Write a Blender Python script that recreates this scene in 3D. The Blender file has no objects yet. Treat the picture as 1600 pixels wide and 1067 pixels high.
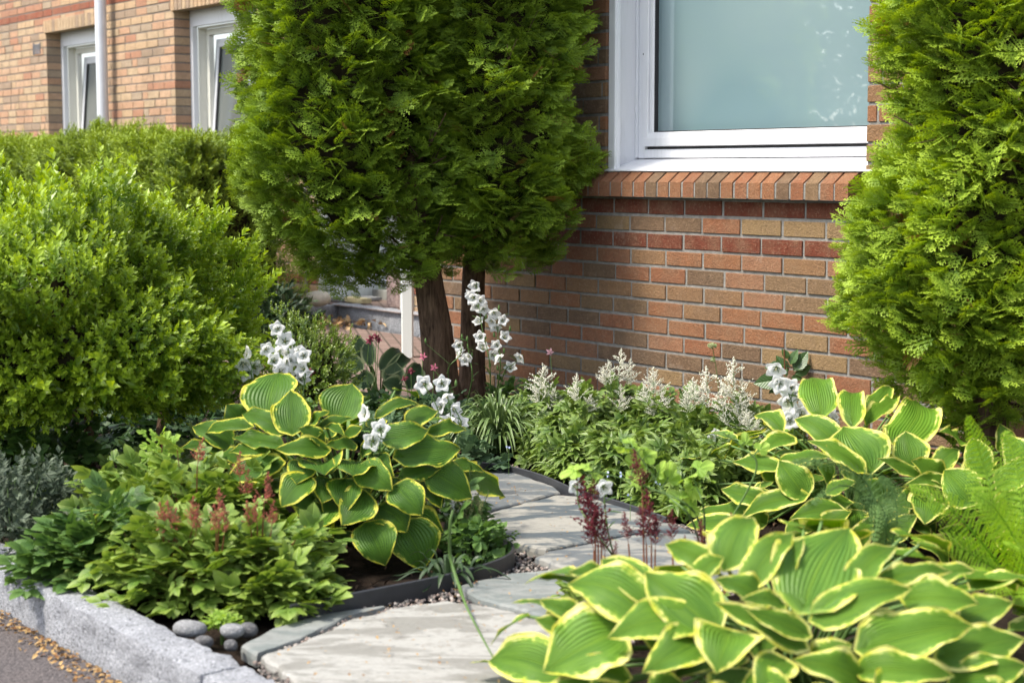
import bpy, math, random
import numpy as np
from math import radians, sin, cos, pi, tan, atan
from mathutils import Vector
rng = np.random.default_rng(7)
random.seed(7)
SC = bpy.context.scene
COL = SC.collection
# ------------------------------------------------------------------ camera model
F = 2640.0; CX = 800.0; CY = 533.5; EYE = 1.1
PITCH = atan(268.0 / F)
cam_d = bpy.data.cameras.new('camera'); cam = bpy.data.objects.new('camera', cam_d); COL.objects.link(cam)
cam.location = (0, 0, EYE); cam.rotation_euler = (pi / 2 - PITCH, 0, 0)
cam_d.sensor_width = 36.0; cam_d.lens = F / 1600.0 * 36.0
cam_d.clip_start = 0.05; cam_d.clip_end = 500
cam_d.dof.use_dof = True; cam_d.dof.focus_distance = 6.7; cam_d.dof.aperture_fstop = 4.2
cam_d.dof.aperture_blades = 9
SC.camera = cam
CAMP = np.array([0, 0, EYE])
def ray(px, py):
    a = (px - CX) / F; b = -(py - CY) / F
    v = np.array([a, cos(PITCH) + b * sin(PITCH), b * cos(PITCH) - sin(PITCH)])
    return v
def gp(px, py, z=0.0):
    v = ray(px, py); return CAMP + v * ((z - EYE) / v[2])
def at(px, py, Y):
    v = ray(px, py); return CAMP + v * (Y / v[1])
def mpp(Y): return Y / F          # metres per photo pixel
# ------------------------------------------------------------------ wall frame
U = np.array([0.593, -0.805, 0.0]); U /= np.linalg.norm(U)      # along the wall, to the right
N = np.array([-U[1] * -1, 0, 0])
N = np.array([U[1], -U[0], 0.0])                                  # out of the wall, to the viewer
P0 = np.array([1.256, 6.63, 0.0])
UP = np.array([0, 0, 1.0])
def W(s, off, z): return P0 + U * s + N * off + UP * z
def onwall(px, py, off=0.0):
    v = ray(px, py); k = ((P0 + N * off - CAMP) @ N) / (v @ N)
    p = CAMP + v * k; return float((p - P0) @ U), float(p[2])
# ------------------------------------------------------------------ mesh building
class MB:
    def __init__(s): s.v = []; s.f = {}; s.uv = []; s.r = []; s.n = 0; s.mi = {}
    def add(s, v, f, uv=None, r=None, mi=0):
        v = np.asarray(v, np.float32).reshape(-1, 3); n = len(v)
        s.v.append(v)
        s.uv.append(np.zeros((n, 2), np.float32) if uv is None else np.asarray(uv, np.float32).reshape(-1, 2))
        s.r.append(np.full(n, 0.5, np.float32) if r is None else (np.full(n, r, np.float32) if np.isscalar(r) else np.asarray(r, np.float32).reshape(-1)))
        if isinstance(f, np.ndarray): groups = {f.shape[1]: f}
        else:
            groups = {}
            for q in f: groups.setdefault(len(q), []).append(q)
        for k, q in groups.items():
            q = np.asarray(q, np.int64) + s.n
            s.f.setdefault((k, mi), []).append(q)
        s.n += n
        return s
    def build(s, name, mats, parent=None, smooth=False, origin=None):
        v = np.concatenate(s.v) if s.v else np.zeros((0, 3), np.float32)
        uv = np.concatenate(s.uv); r = np.concatenate(s.r)
        me = bpy.data.meshes.new(name)
        loops = []; starts = []; tot = []; mis = []; pos = 0
        for (k, mi), lst in s.f.items():
            q = np.concatenate(lst); m = len(q)
            loops.append(q.reshape(-1)); starts.append(pos + np.arange(m) * k); tot.append(np.full(m, k)); mis.append(np.full(m, mi)); pos += m * k
        loops = np.concatenate(loops); starts = np.concatenate(starts); tot = np.concatenate(tot); mis = np.concatenate(mis)
        org = np.zeros(3) if origin is None else np.asarray(origin, float)
        base = org
        if parent is not None:
            base = np.zeros(3); p = parent
            while p is not None: base = base + np.array(p.location); p = p.parent
        v = v - base.astype(np.float32)
        me.vertices.add(len(v)); me.vertices.foreach_set('co', v.reshape(-1).astype(np.float32))
        me.loops.add(len(loops)); me.loops.foreach_set('vertex_index', loops.astype(np.int32))
        me.polygons.add(len(starts)); me.polygons.foreach_set('loop_start', starts.astype(np.int32))
        me.polygons.foreach_set('material_index', mis.astype(np.int32))
        me.polygons.foreach_set('use_smooth', np.full(len(starts), bool(smooth)))
        l = me.uv_layers.new(name='UVMap'); l.data.foreach_set('uv', uv[loops].reshape(-1).astype(np.float32))
        a = me.attributes.new('rnd', 'FLOAT', 'POINT'); a.data.foreach_set('value', r)
        me.update(calc_edges=True)
        if not isinstance(mats, (list, tuple)): mats = [mats]
        for m in mats: me.materials.append(m)
        o = bpy.data.objects.new(name, me); COL.objects.link(o)
        if parent is not None: o.parent = parent
        elif origin is not None: o.location = tuple(org)
        return o
def thing(name, label, cat, loc=(0, 0, 0), group=None):
    o = bpy.data.objects.new(name, None); COL.objects.link(o)
    o.empty_display_size = 0.1
    o.location = tuple(float(a) for a in loc); o['label'] = label; o['category'] = cat
    if group: o['group'] = group
    return o
def tag(o, label=None, cat=None, group=None, kind=None):
    if label: o['label'] = label
    if cat: o['category'] = cat
    if group: o['group'] = group
    if kind: o['kind'] = kind
    return o
def nrm(a):
    a = np.asarray(a, float); return a / np.maximum(np.linalg.norm(a, axis=-1, keepdims=True), 1e-9)
def frames(d, n):
    y = nrm(d); x = nrm(np.cross(y, n)); z = np.cross(x, y)
    return np.stack([x, y, z], -1)
def scatter(mb, tmpl, R, T, S, rnd, mi=0):
    tv, tf, tuv = tmpl
    N_ = len(T); k = len(tv)
    S = np.broadcast_to(np.asarray(S, float), (N_,)) if np.ndim(S) < 2 else S
    if np.ndim(S) == 1: P = np.einsum('nij,kj->nki', R, tv) * S[:, None, None]
    else: P = np.einsum('nij,nkj->nki', R, tv[None] * S[:, None, :])
    P = P + T[:, None, :]
    for fk in tf:
        f = (fk[None] + (np.arange(N_) * k)[:, None, None]).reshape(-1, fk.shape[1])
        if fk is tf[0]:
            mb.add(P.reshape(-1, 3), f, np.tile(tuv, (N_, 1)), np.repeat(rnd, k), mi)
        else:
            mb.f.setdefault((fk.shape[1], mi), []).append(f + mb.n - N_ * k)
def rvec(n):
    return nrm(rng.normal(size=(n, 3)))
class Noise:
    def __init__(s, seed, k=9):
        g = np.random.default_rng(seed); s.w = nrm(g.normal(size=(k, 3))) * g.uniform(.6, 1.6, (k, 1)); s.p = g.uniform(0, 2 * pi, k)
    def __call__(s, P, f=1.0):
        return np.sin((np.asarray(P) * f) @ s.w.T * 2 * pi + s.p).sum(-1) / math.sqrt(len(s.p)) / .9
def box(mb, c0, c1, uv=None, r=.5, mi=0, fr=None):
    x0, y0, z0 = c0; x1, y1, z1 = c1
    v = np.array([[x0,y0,z0],[x1,y0,z0],[x1,y1,z0],[x0,y1,z0],[x0,y0,z1],[x1,y0,z1],[x1,y1,z1],[x0,y1,z1]], float)
    if fr is not None: v = fr(v)
    mb.add(v, np.array([[0,3,2,1],[4,5,6,7],[0,1,5,4],[1,2,6,5],[2,3,7,6],[3,0,4,7]]), None, r, mi)
def bbox(mb, c0, c1, b=.004, r=.5, mi=0, fr=None):
    """box with chamfered edges"""
    c0 = np.array(c0, float); c1 = np.array(c1, float); b = min(b, *((c1 - c0) * .3))
    idx = {}; v = []
    for sx in (0, 1):
        for sy in (0, 1):
            for sz in (0, 1):
                s = (sx, sy, sz); c = [c1[i] if s[i] else c0[i] for i in range(3)]
                for a in range(3):
                    p = list(c)
                    for i in range(3):
                        if i != a: p[i] += -b if s[i] else b
                    idx[(s, a)] = len(v); v.append(p)
    f = []
    for a in range(3):
        o = [i for i in range(3) if i != a]
        for sv in (0, 1):
            q = []
            for t in ((0,0),(1,0),(1,1),(0,1)):
                s = [0,0,0]; s[a] = sv; s[o[0]] = t[0]; s[o[1]] = t[1]; q.append(idx[(tuple(s), a)])
            f.append(q)
    for a in range(3):
        o = [i for i in range(3) if i != a]
        for t in ((0,0),(1,0),(1,1),(0,1)):
            s0 = [0,0,0]; s1 = [0,0,0]; s1[a] = 1; s0[o[0]] = s1[o[0]] = t[0]; s0[o[1]] = s1[o[1]] = t[1]
            s0 = tuple(s0); s1 = tuple(s1)
            f.append([idx[(s0, o[0])], idx[(s1, o[0])], idx[(s1, o[1])], idx[(s0, o[1])]])
    for s in [(x,y,z) for x in (0,1) for y in (0,1) for z in (0,1)]:
        f.append([idx[(s,0)], idx[(s,1)], idx[(s,2)]])
    v = np.array(v)
    if fr is not None: v = fr(v)
    mb.add(v, f, None, r, mi)
def wf(v):   # (s, off, z) -> world
    return P0 + v[:, :1] * U + v[:, 1:2] * N + v[:, 2:3] * UP
def tube(mb, pts, rad, seg=6, r=.5, mi=0):
    pts = np.asarray(pts, float); n = len(pts)
    rad = np.broadcast_to(np.asarray(rad, float), (n,))
    t = nrm(np.gradient(pts, axis=0)); ref = np.array([0.31, 0.27, .91]); 
    if abs((t[0] @ nrm(ref))) > .9: ref = np.array([.9, .1, .1])
    x = nrm(np.cross(t, ref)); y = np.cross(t, x)
    a = np.arange(seg) * 2 * pi / seg
    v = pts[:, None] + rad[:, None, None] * (np.cos(a)[None, :, None] * x[:, None] + np.sin(a)[None, :, None] * y[:, None])
    f = []
    i = np.arange(n - 1)[:, None]; j = np.arange(seg)[None]
    q = np.stack([i * seg + j, i * seg + (j + 1) % seg, (i + 1) * seg + (j + 1) % seg, (i + 1) * seg + j], -1).reshape(-1, 4)
    uv = np.stack([np.broadcast_to(np.arange(seg)[None] / seg, (n, seg)), np.broadcast_to(np.linspace(0, 1, n)[:, None], (n, seg))], -1)
    mb.add(v.reshape(-1, 3), q, uv.reshape(-1, 2), r, mi)
def curve(pts, n=10):
    """Catmull-Rom through pts"""
    p = [np.asarray(a, float) for a in pts]; p = [2 * p[0] - p[1]] + p + [2 * p[-1] - p[-2]]; out = []
    for i in range(1, len(p) - 2):
        for t in np.linspace(0, 1, n, endpoint=False):
            a, b, c, d = p[i - 1], p[i], p[i + 1], p[i + 2]
            out.append(.5 * (2 * b + (c - a) * t + (2 * a - 5 * b + 4 * c - d) * t * t + (3 * b - a - 3 * c + d) * t ** 3))
    out.append(p[-2]); return np.array(out)
# ------------------------------------------------------------------ materials
def newmat(name):
    m = bpy.data.materials.new(name); m.use_nodes = True; nt = m.node_tree; nt.nodes.clear()
    out = nt.nodes.new('ShaderNodeOutputMaterial'); return m, nt, out
class G:
    """tiny node helper"""
    def __init__(s, nt): s.nt = nt
    def n(s, t, **kw):
        o = s.nt.nodes.new(t)
        for k, v in kw.items():
            if k in ('inp',):
                for kk, vv in v.items(): s.set(o, kk, vv)
            else: setattr(o, k, v)
        return o
    def set(s, o, k, v):
        if isinstance(v, bpy.types.NodeSocket): s.nt.links.new(v, o.inputs[k])
        else: o.inputs[k].default_value = v
    def math(s, op, a, b=0.0, c=0.0, clamp=False):
        o = s.n('ShaderNodeMath', operation=op, use_clamp=clamp)
        s.set(o, 0, a); s.set(o, 1, b); s.set(o, 2, c); return o.outputs[0]
    def mix(s, f, a, b):
        o = s.n('ShaderNodeMix', data_type='RGBA'); s.set(o, 0, f)
        s.set(o, 6, a if isinstance(a, bpy.types.NodeSocket) else (*a, 1)); s.set(o, 7, b if isinstance(b, bpy.types.NodeSocket) else (*b, 1)); return o.outputs[2]
    def ramp(s, f, stops, interp='LINEAR'):
        o = s.n('ShaderNodeValToRGB'); o.color_ramp.interpolation = interp; e = o.color_ramp.elements
        while len(e) < len(stops): e.new(.5)
        for el, (p, c) in zip(e, stops): el.position = p; el.color = (*c, 1) if len(c) == 3 else c
        s.set(o, 0, f); return o.outputs[0]
    def noise(s, vec, scale, detail=3, rough=.55, dist=0.0):
        o = s.n('ShaderNodeTexNoise'); s.set(o, 'Scale', scale); s.set(o, 'Detail', detail); s.set(o, 'Roughness', rough); s.set(o, 'Distortion', dist)
        if vec is not None: s.set(o, 'Vector', vec)
        return o.outputs[0]
    def attr(s, name='rnd'): return s.n('ShaderNodeAttribute', attribute_name=name).outputs['Fac']
    def uv(s): return s.n('ShaderNodeTexCoord').outputs['UV']
    def ob(s): return s.n('ShaderNodeTexCoord').outputs['Object']
    def geo(s): return s.n('ShaderNodeNewGeometry').outputs['Position']
    def sep(s, v): return s.n('ShaderNodeSeparateXYZ', inp={0: v}).outputs
    def comb(s, x, y, z=0.0): return s.n('ShaderNodeCombineXYZ', inp={0: x, 1: y, 2: z}).outputs[0]
    def mr(s, v, a, b, c, d, clamp=True):
        o = s.n('ShaderNodeMapRange', clamp=clamp); 
        for i, x in enumerate((v, a, b, c, d)): s.set(o, i, x)
        return o.outputs[0]
    def bump(s, h, strength=.5, dist=.01):
        o = s.n('ShaderNodeBump'); s.set(o, 'Strength', strength); s.set(o, 'Distance', dist); s.set(o, 'Height', h); return o.outputs[0]
    def pbr(s, col, rough=.6, normal=None, spec=.5, **kw):
        o = s.n('ShaderNodeBsdfPrincipled'); s.set(o, 'Base Color', col if isinstance(col, bpy.types.NodeSocket) else (*col, 1))
        s.set(o, 'Roughness', rough); s.set(o, 'Specular IOR Level', spec)
        if normal is not None: s.set(o, 'Normal', normal)
        for k, v in kw.items(): s.set(o, k, v)
        return o.outputs[0]
def leafmat(name, c1, c2, ctip=None, rough=.5, trans=.3, spec=.4, veins=False, vary=.35, ctrans=None, tipstart=.45, dead=None):
    m, nt, out = newmat(name); g = G(nt)
    r = g.attr(); uv = g.sep(g.uv())
    big = g.noise(g.geo(), 5.0, 2)
    f = g.math('ADD', g.math('MULTIPLY', r, .65), g.math('MULTIPLY', big, .35))
    col = g.mix(g.mr(f, .25, .75, 0, 1), c1, c2)
    if ctip is not None:
        col = g.mix(g.mr(g.math('ADD', uv[1], g.math('MULTIPLY', r, .25)), tipstart, 1.15, 0, 1), col, ctip)
    if dead is not None:
        col = g.mix(g.math('GREATER_THAN', r, 1 - dead[0]), col, dead[1])
    nor = None
    if veins:
        mid = g.mr(g.math('ABSOLUTE', g.math('SUBTRACT', uv[0], .5)), 0, .06, 1, 0)
        w = g.math('SINE', g.math('MULTIPLY', g.math('SUBTRACT', uv[1], g.math('MULTIPLY', g.math('ABSOLUTE', g.math('SUBTRACT', uv[0], .5)), .7)), 55))
        nor = g.bump(g.math('ADD', g.math('MULTIPLY', w, .3), g.math('MULTIPLY', mid, -1)), .5, .002)
        col = g.mix(g.math('MULTIPLY', mid, .35), col, tuple(min(1, a * 1.7 + .02) for a in c2))
    p = g.pbr(col, rough, nor, spec)
    if trans > 0:
        hsv = g.n('ShaderNodeHueSaturation', inp={'Color': col, 'Value': 1.5, 'Saturation': 1.1, 'Hue': .485})
        t = g.n('ShaderNodeBsdfTranslucent', inp={'Color': hsv.outputs[0]})
        mx = g.n('ShaderNodeMixShader', inp={0: trans, 1: p, 2: t.outputs[0]}); p = mx.outputs[0]
    nt.links.new(p, out.inputs[0]); return m
def plainmat(name, col, rough=.5, spec=.5, noise=0.0, nscale=20, bump=0.0, bscale=60, bdist=.002, col2=None, **kw):
    m, nt, out = newmat(name); g = G(nt); c = (*col, 1)
    if noise > 0 or col2 is not None:
        n = g.noise(g.geo(), nscale, 4)
        c = g.mix(g.mr(n, .3, .7, 0, 1), col, col2 if col2 is not None else tuple(a * (1 - noise) for a in col))
    nor = g.bump(g.noise(g.geo(), bscale, 4), bump, bdist) if bump > 0 else None
    if not isinstance(c, bpy.types.NodeSocket): c = col
    nt.links.new(g.pbr(c, rough, nor, spec, **kw), out.inputs[0]); return m
# ------------------------------------------------------------------ light
SUN_DIR = nrm(np.array([-0.86, -0.32, 0.0])) * cos(radians(57)) + UP * sin(radians(57))     # towards the sun
w = bpy.data.worlds.new('World'); SC.world = w; w.use_nodes = True
nt = w.node_tree; bg = nt.nodes['Background']; sky = nt.nodes.new('ShaderNodeTexSky'); sky.sky_type = 'NISHITA'
sky.sun_disc = False; sky.sun_elevation = math.asin(SUN_DIR[2]); sky.sun_rotation = math.atan2(SUN_DIR[0], SUN_DIR[1])
sky.dust_density = 2.5; sky.air_density = 1.0
hs = nt.nodes.new('ShaderNodeHueSaturation'); hs.inputs['Saturation'].default_value = .55; nt.links.new(sky.outputs[0], hs.inputs['Color']); nt.links.new(hs.outputs[0], bg.inputs[0]); bg.inputs[1].default_value = .15
sl = bpy.data.lights.new('sun', 'SUN'); sl.energy = 2.4; sl.angle = radians(10); sl.color = (1, .92, .78)
so = bpy.data.objects.new('sun', sl); COL.objects.link(so); so.location = (-6, 3, 9)
so.rotation_euler = Vector(tuple(SUN_DIR)).to_track_quat('Z', 'Y').to_euler()
SC.view_settings.view_transform = 'Standard'; SC.view_settings.look = 'None'; SC.view_settings.gamma = 1
SC.view_settings.exposure = 1.33
SC.cycles.max_bounces = 6; SC.cycles.diffuse_bounces = 3; SC.cycles.glossy_bounces = 2; SC.cycles.transmission_bounces = 3
SC.cycles.sample_clamp_indirect = 4

# ------------------------------------------------------------------ masonry materials
def brickmat(name, pal, red):
    m, nt, out = newmat(name); g = G(nt)
    r = g.attr(); uv = g.sep(g.uv()); pos = g.geo()
    col = g.ramp(r, pal, 'CONSTANT')
    n1 = g.noise(pos, 38, 5, .65); n2 = g.noise(pos, 9, 3)
    col = g.mix(g.math('GREATER_THAN', uv[0], .5), col, red)
    col = g.mix(g.mr(n1, .35, .75, 0, .5), col, g.n('ShaderNodeHueSaturation', inp={'Color': col, 'Value': .55, 'Saturation': .95}).outputs[0])
    col = g.mix(g.mr(n2, .4, .75, 0, .4), col, (.30, .20, .12))
    dirt = g.math('MULTIPLY', g.mr(g.noise(pos, 2.2, 5, .7), .48, .7, 0, 1), g.mr(g.sep(pos)[2], .1, .9, .6, .22))
    col = g.mix(dirt, col, (.13, .10, .075))
    salt = g.mr(g.noise(pos, 5.5, 6, .75), .60, .74, 0, .4); col = g.mix(salt, col, (.48, .40, .33))
    n3 = g.noise(pos, 210, 4, .7)
    col = g.mix(g.mr(n3, .54, .72, 0, .75), col, (.10, .06, .045))
    n4 = g.noise(pos, 75, 4, .7)
    col = g.mix(g.mr(n4, .52, .75, 0, .45), col, (.45, .30, .19))
    h = g.math('ADD', g.math('MULTIPLY', g.noise(pos, 110, 6, .75), 1.4), g.math('MULTIPLY', n1, .6))
    nt.links.new(g.pbr(col, .88, g.bump(h, 1.0, .011), .25), out.inputs[0]); return m
M_BRICK = brickmat('rustic_brick', [(0, (.35, .155, .075)), (.18, (.32, .18, .09)), (.34, (.37, .18, .10)), (.48, (.20, .125, .075)), (.62, (.33, .135, .068)), (.76, (.34, .225, .11)), (.88, (.26, .165, .09))], (.20, .052, .028))
M_BRICKF = brickmat('sunlit_brick', [(0, (.60, .36, .225)), (.2, (.60, .44, .28)), (.4, (.64, .42, .27)), (.56, (.42, .31, .22)), (.70, (.62, .43, .26)), (.84, (.52, .26, .16)), (.93, (.48, .37, .26))], (.34, .105, .06))  # same house brick, with the sun's brightening put into its colours
M_MORTAR = plainmat('mortar', (.27, .255, .235), .95, .1, .35, 30, .9, 160, .005)
M_MORTARF = plainmat('dark_mortar', (.235, .205, .175), .95, .1, .3, 30, .5, 180, .004)
def whitemat(name, c, dirt=.25):
    m, nt, out = newmat(name); g = G(nt); pos = g.geo()
    st = g.n('ShaderNodeMapping', inp={0: pos, 3: (14, 14, 1.2)}).outputs[0]
    f = g.math('MULTIPLY', g.mr(g.noise(st, 3, 5, .7), .5, .8, 0, 1), dirt)
    col = g.mix(f, c, (c[0] * .45, c[1] * .43, c[2] * .38))
    nt.links.new(g.pbr(col, .38, g.bump(g.noise(pos, 40, 2), .08, .002), .5), out.inputs[0]); return m
M_WHITE = whitemat('white_frame_paint', (.74, .75, .78))
M_CREAM = whitemat('cream_frame_paint', (.72, .71, .64), .3)
M_GASKET = plainmat('rubber_gasket', (.02, .02, .022), .6)
def glassmat(name, c1, c2):
    m, nt, out = newmat(name); g = G(nt); pos = g.geo()
    col = g.mix(g.mr(g.noise(pos, .9, 2), .35, .65, 0, 1), c1, c2)
    nt.links.new(g.pbr(col, .5, None, .3, **{'Coat Weight': 1.0, 'Coat Roughness': .015, 'Coat IOR': 2.5}), out.inputs[0]); return m
M_GLASS = glassmat('window_pane_glass', (.155, .245, .275), (.225, .31, .325))
M_GLASS2 = glassmat('window_pane_glass_dim', (.10, .115, .11), (.15, .16, .15))
M_CURT = plainmat('curtain_cloth', (.24, .26, .25), .9)
M_PIPE = plainmat('pipe_paint', (.62, .65, .70), .35, .5, .12, 8)

HOUSE = thing('brick_house', 'brick house with white framed windows behind the thujas and garden bed', 'house', W(-1, 0, 0))
def bricks(mb, mort, s0, s1, z0, z1, off, holes, redz, seed, depth=.2, L=.238, H=.075, j=.013, ztop=None):
    g = np.random.default_rng(seed)
    nz = int(round((z1 - z0) / H))
    for k in range(nz):
        zb = z0 + k * H + j / 2; zt = zb + H - j; zc = (zb + zt) / 2
        red = any(abs(zc - r) < H * .45 for r in redz)
        sh = (k % 2) * L / 2 + g.uniform(-.02, .02); s = s0 - sh - L
        tone = g.uniform(0, 1)
        iv = [(a, b) for (a, b, c, d) in holes if c - .02 < zc < d + .02]
        while s < s1:
            a, b = s + j / 2, s + L - j / 2
            if not red and off < -1 and g.random() < .13: b = s + L * .5 - j / 2; nx = s + L * .5
            else: nx = s + L
            segs = [(max(a, s0), min(b, s1))]
            for (ha, hb) in iv:
                out_ = []
                for (x, y) in segs:
                    if hb <= x or ha >= y: out_.append((x, y)); continue
                    if ha > x: out_.append((x, ha))
                    if hb < y: out_.append((hb, y))
                segs = out_
            for (x, y) in segs:
                if y - x < .02: continue
                tone = (tone + g.normal() * .10) % 1 if g.random() < .72 else g.uniform(0, 1)
                o = off + g.normal() * .0012
                b0 = (x + g.normal() * .0008, o - depth, zb + g.normal() * .0008); b1 = (y, o, zt + g.normal() * .0008)
                bl = len(mb.v); bbox(mb, b0, b1, .0022, tone, 0, wf)
                if red: mb.uv[-1][:] = 1.0
            s = nx
    # mortar slabs around the openings
    zs = sorted({z0, z1, *[min(max(c, z0), z1) for h in holes for c in h[2:]]})
    for za, zb in zip(zs[:-1], zs[1:]):
        if zb - za < 1e-4: continue
        zc = (za + zb) / 2; cuts = sorted((a, b) for (a, b, c, d) in holes if c < zc < d)
        x = s0
        for (a, b) in cuts + [(s1, s1)]:
            if a > x + 1e-3: box(mort, (x + .004, off - depth + .002, za), (a - .004, off - .005, zb), fr=wf)
            x = max(x, b)
ROFF = -1.5
s_l, _ = onwall(947, 120); s_r, _ = onwall(1356, 120)
s_end, _ = onwall(668, 480)
_, zsb = onwall(1200, 315)
ZS = round(zsb / .075) * .075
# main wall
wm, mm = MB(), MB()
hole = (s_l, s_r, ZS, 2.75)
bricks(wm, mm, s_end, 3.2, ZS - 14 * .075, ZS + 27 * .075, 0.0, [hole], [ZS - .0375, ZS - .1875], 3)
# the return wall of the projecting wing
wall = wm.build('wall', M_BRICK, HOUSE); mo = mm.build('mortar', M_MORTAR, wall)
wr = MB(); 
for k in range(40):
    z = ZS - 14 * .075 + k * .075
    for i in range(6):
        a = -.26 - i * .238 - (k % 2) * .119
        if a - .22 < ROFF: continue
        bbox(wr, (s_end + .002, a - .226, z + .005), (s_end + .1, a, z + .069), .0035, float(rng.random()), 0, wf)
box(wr, (s_end + .012, ROFF, ZS - 1.05), (s_end + .095, -.205, 2.9), r=.1, mi=1, fr=wf)
wr.build('wall', [M_BRICK, M_MORTAR], HOUSE)
# recessed wall
def rw(px, py): return onwall(px, py, ROFF)
w1a, w1t = rw(72, 57); w1b = rw(160, 57)[0]
w2a, w2t = rw(271, 14); w2b = w2a + 1.5
sd0, _ = rw(506, 470); sd1 = sd0 + 1.25
zl = round(((w1t + w2t) / 2) / .075) * .075
w2b = min(w2b, w2a + 1.5)
wm2, mm2 = MB(), MB()
_, zred = rw(75, 24)
bricks(wm2, mm2, -20.0, s_end + .1, zl - 38 * .075, zl + 26 * .075, ROFF, [(w1a, w1b, .9, zl), (w2a, w2b, .9, zl), (sd0, sd1, 0.0, 2.3)], [zred, .18 + .075 * 1], 5)
wall2 = wm2.build('wall', M_BRICKF, HOUSE); mm2.build('mortar', M_MORTARF, wall2)
# soldier lintels above the far windows
for (a, b) in ((w1a, w1b), (w2a, w2b)):
    l = MB(); x = a - .03; i = 0
    while x < b + .03:
        bbox(l, (x + .005, ROFF - .1, zl - .012), (x + .070, ROFF + .018, zl + .112), .004, .25 + .6 * rng.random(), 0, wf); x += .076
    box(l, (a - .02, ROFF - .09, zl - .006), (b + .04, ROFF + .008, zl + .108), mi=1, fr=wf)
    l.build('lintel', [M_BRICKF, M_MORTARF], HOUSE)
# brick sill under the big window: bevelled rowlock bricks
l = MB(); x = s_l - .30; se = s_r - .03
nb = int((se - x) / .0765); stepx = (se - x) / nb
for i in range(nb):
    xa = x + i * stepx + .006; xb = xa + stepx - .0125; z0 = ZS + .006
    o1 = .055 + rng.normal() * .0015; r_ = float(rng.choice([.05, .1, .15, .64, .68, .64, .5, .95]))
    prof = [(-.12, z0), (o1, z0), (o1, z0 + .066), (o1 - .008, z0 + .073), (.0, z0 + .108), (-.12, z0 + .115)]
    v = []; 
    for q in (xa, xb):
        for (o, z) in prof: v.append((q, o, z + rng.normal() * .0006))
    v = wf(np.array(v)); n = len(prof)
    f = [[k, k + n, (k + 1) % n + n, (k + 1) % n][::-1] for k in range(n)] + [list(range(n))[::-1], list(range(n, 2 * n))]
    l.add(v, f, None, r_)
prof = [(-.118, ZS + .009), (.051, ZS + .009), (.051, ZS + .068), (-.002, ZS + .1035), (-.118, ZS + .108)]
v = wf(np.array([(q, o, z) for q in (x + .01, se - .012) for (o, z) in prof])); n = 5
l.add(v, [[k, k + n, (k + 1) % n + n, (k + 1) % n][::-1] for k in range(n)] + [list(range(n))[::-1], list(range(n, 2 * n))], mi=1)
l.build('brick_sill', [M_BRICK, M_MORTAR], HOUSE)
# the big window
def fbox(name, pieces, m, parent, b=.003):
    q = MB()
    for c0, c1 in pieces: bbox(q, c0, c1, b, .5, 0, wf)
    return q.build(name, m, parent)
zsl = ZS + .119
q = MB()   # sloping metal sill sheet
v = wf(np.array([(a, o, z) for a in (s_l + .0, s_r + .05) for (o, z) in ((.006, zsl), (.006, zsl + .006), (-.20, zsl + .062), (-.20, zsl + .054))])); n = 4
q.add(v, [[k, k + n, (k + 1) % n + n, (k + 1) % n][::-1] for k in range(n)] + [[3, 2, 1, 0], [4, 5, 6, 7]])
win = fbox('window', [((s_l + .002, -.035, zsl - .01), (s_l + .062, -.012, 2.7)), ((s_l + .002, -.2, zsl + .02), (s_l + .02, -.038, 2.7)),
                      ((s_l + .02, -.2, zsl + .06), (s_l + .036, -.155, 2.7)), ((s_l + .04, -.03, zsl - .002), (s_l + .058, -.006, 2.7))], M_WHITE, HOUSE)
q.build('sill', M_WHITE, win)
zf = zsl + .058
xf = s_l + .036
fbox('frame', [((xf, -.23, zf), (xf + .045, -.165, 2.68)), ((xf + .045, -.228, zf + .001), (s_r + .03, -.162, zf + .040)), ((xf + .045, -.228, zf + .052), (s_r + .03, -.175, zf + .058)), ((s_r - .01, -.23, zf), (s_r + .04, -.166, 2.68))], M_WHITE, win)
xs = xf + .048; zq = zf + .052
def sloped_rail(q, s0, s1, z0, h):
    prof = [(-.215, z0), (-.148, z0), (-.148, z0 + h * .55), (-.158, z0 + h), (-.215, z0 + h)]
    v = wf(np.array([(a, o, z) for a in (s0, s1) for (o, z) in prof])); n = 5
    q.add(v, [[k, k + n, (k + 1) % n + n, (k + 1) % n][::-1] for k in range(n)] + [list(range(n))[::-1], list(range(n, 2 * n))])
q = MB(); sloped_rail(q, xs + .002, s_r + .02, zq + .003, .062)
bbox(q, (xs, -.216, zq + .002), (xs + .034, -.149, 2.66), .003, fr=wf)
v = None
bbox(q, (xs + .034, -.216, zq + .06), (xs + .062, -.156, 2.66), .006, fr=wf)
bbox(q, (s_r - .03, -.216, zq + .06), (s_r + .01, -.156, 2.66), .006, fr=wf)
q.build('sash', M_WHITE, win)
fbox('gasket', [((xs + .062, -.19, zq + .065), (xs + .068, -.163, 2.65)), ((xs + .06, -.19, zq + .0655), (s_r, -.163, zq + .070)), ((xf + .046, -.215, zf + .041), (s_r, -.18, zf + .0515))], M_GASKET, win, .001)
q = MB(); box(q, (xs + .066, -.189, zq + .069), (s_r, -.183, 2.65), fr=wf); q.build('pane', M_GLASS, win)
q = MB()   # water drain slot on the frame
bbox(q, (xf + .028, -.166, 1.62), (xf + .042, -.1635, 1.628), .0005, fr=wf); q.build('hinge_cover', M_GASKET, win)
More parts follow.
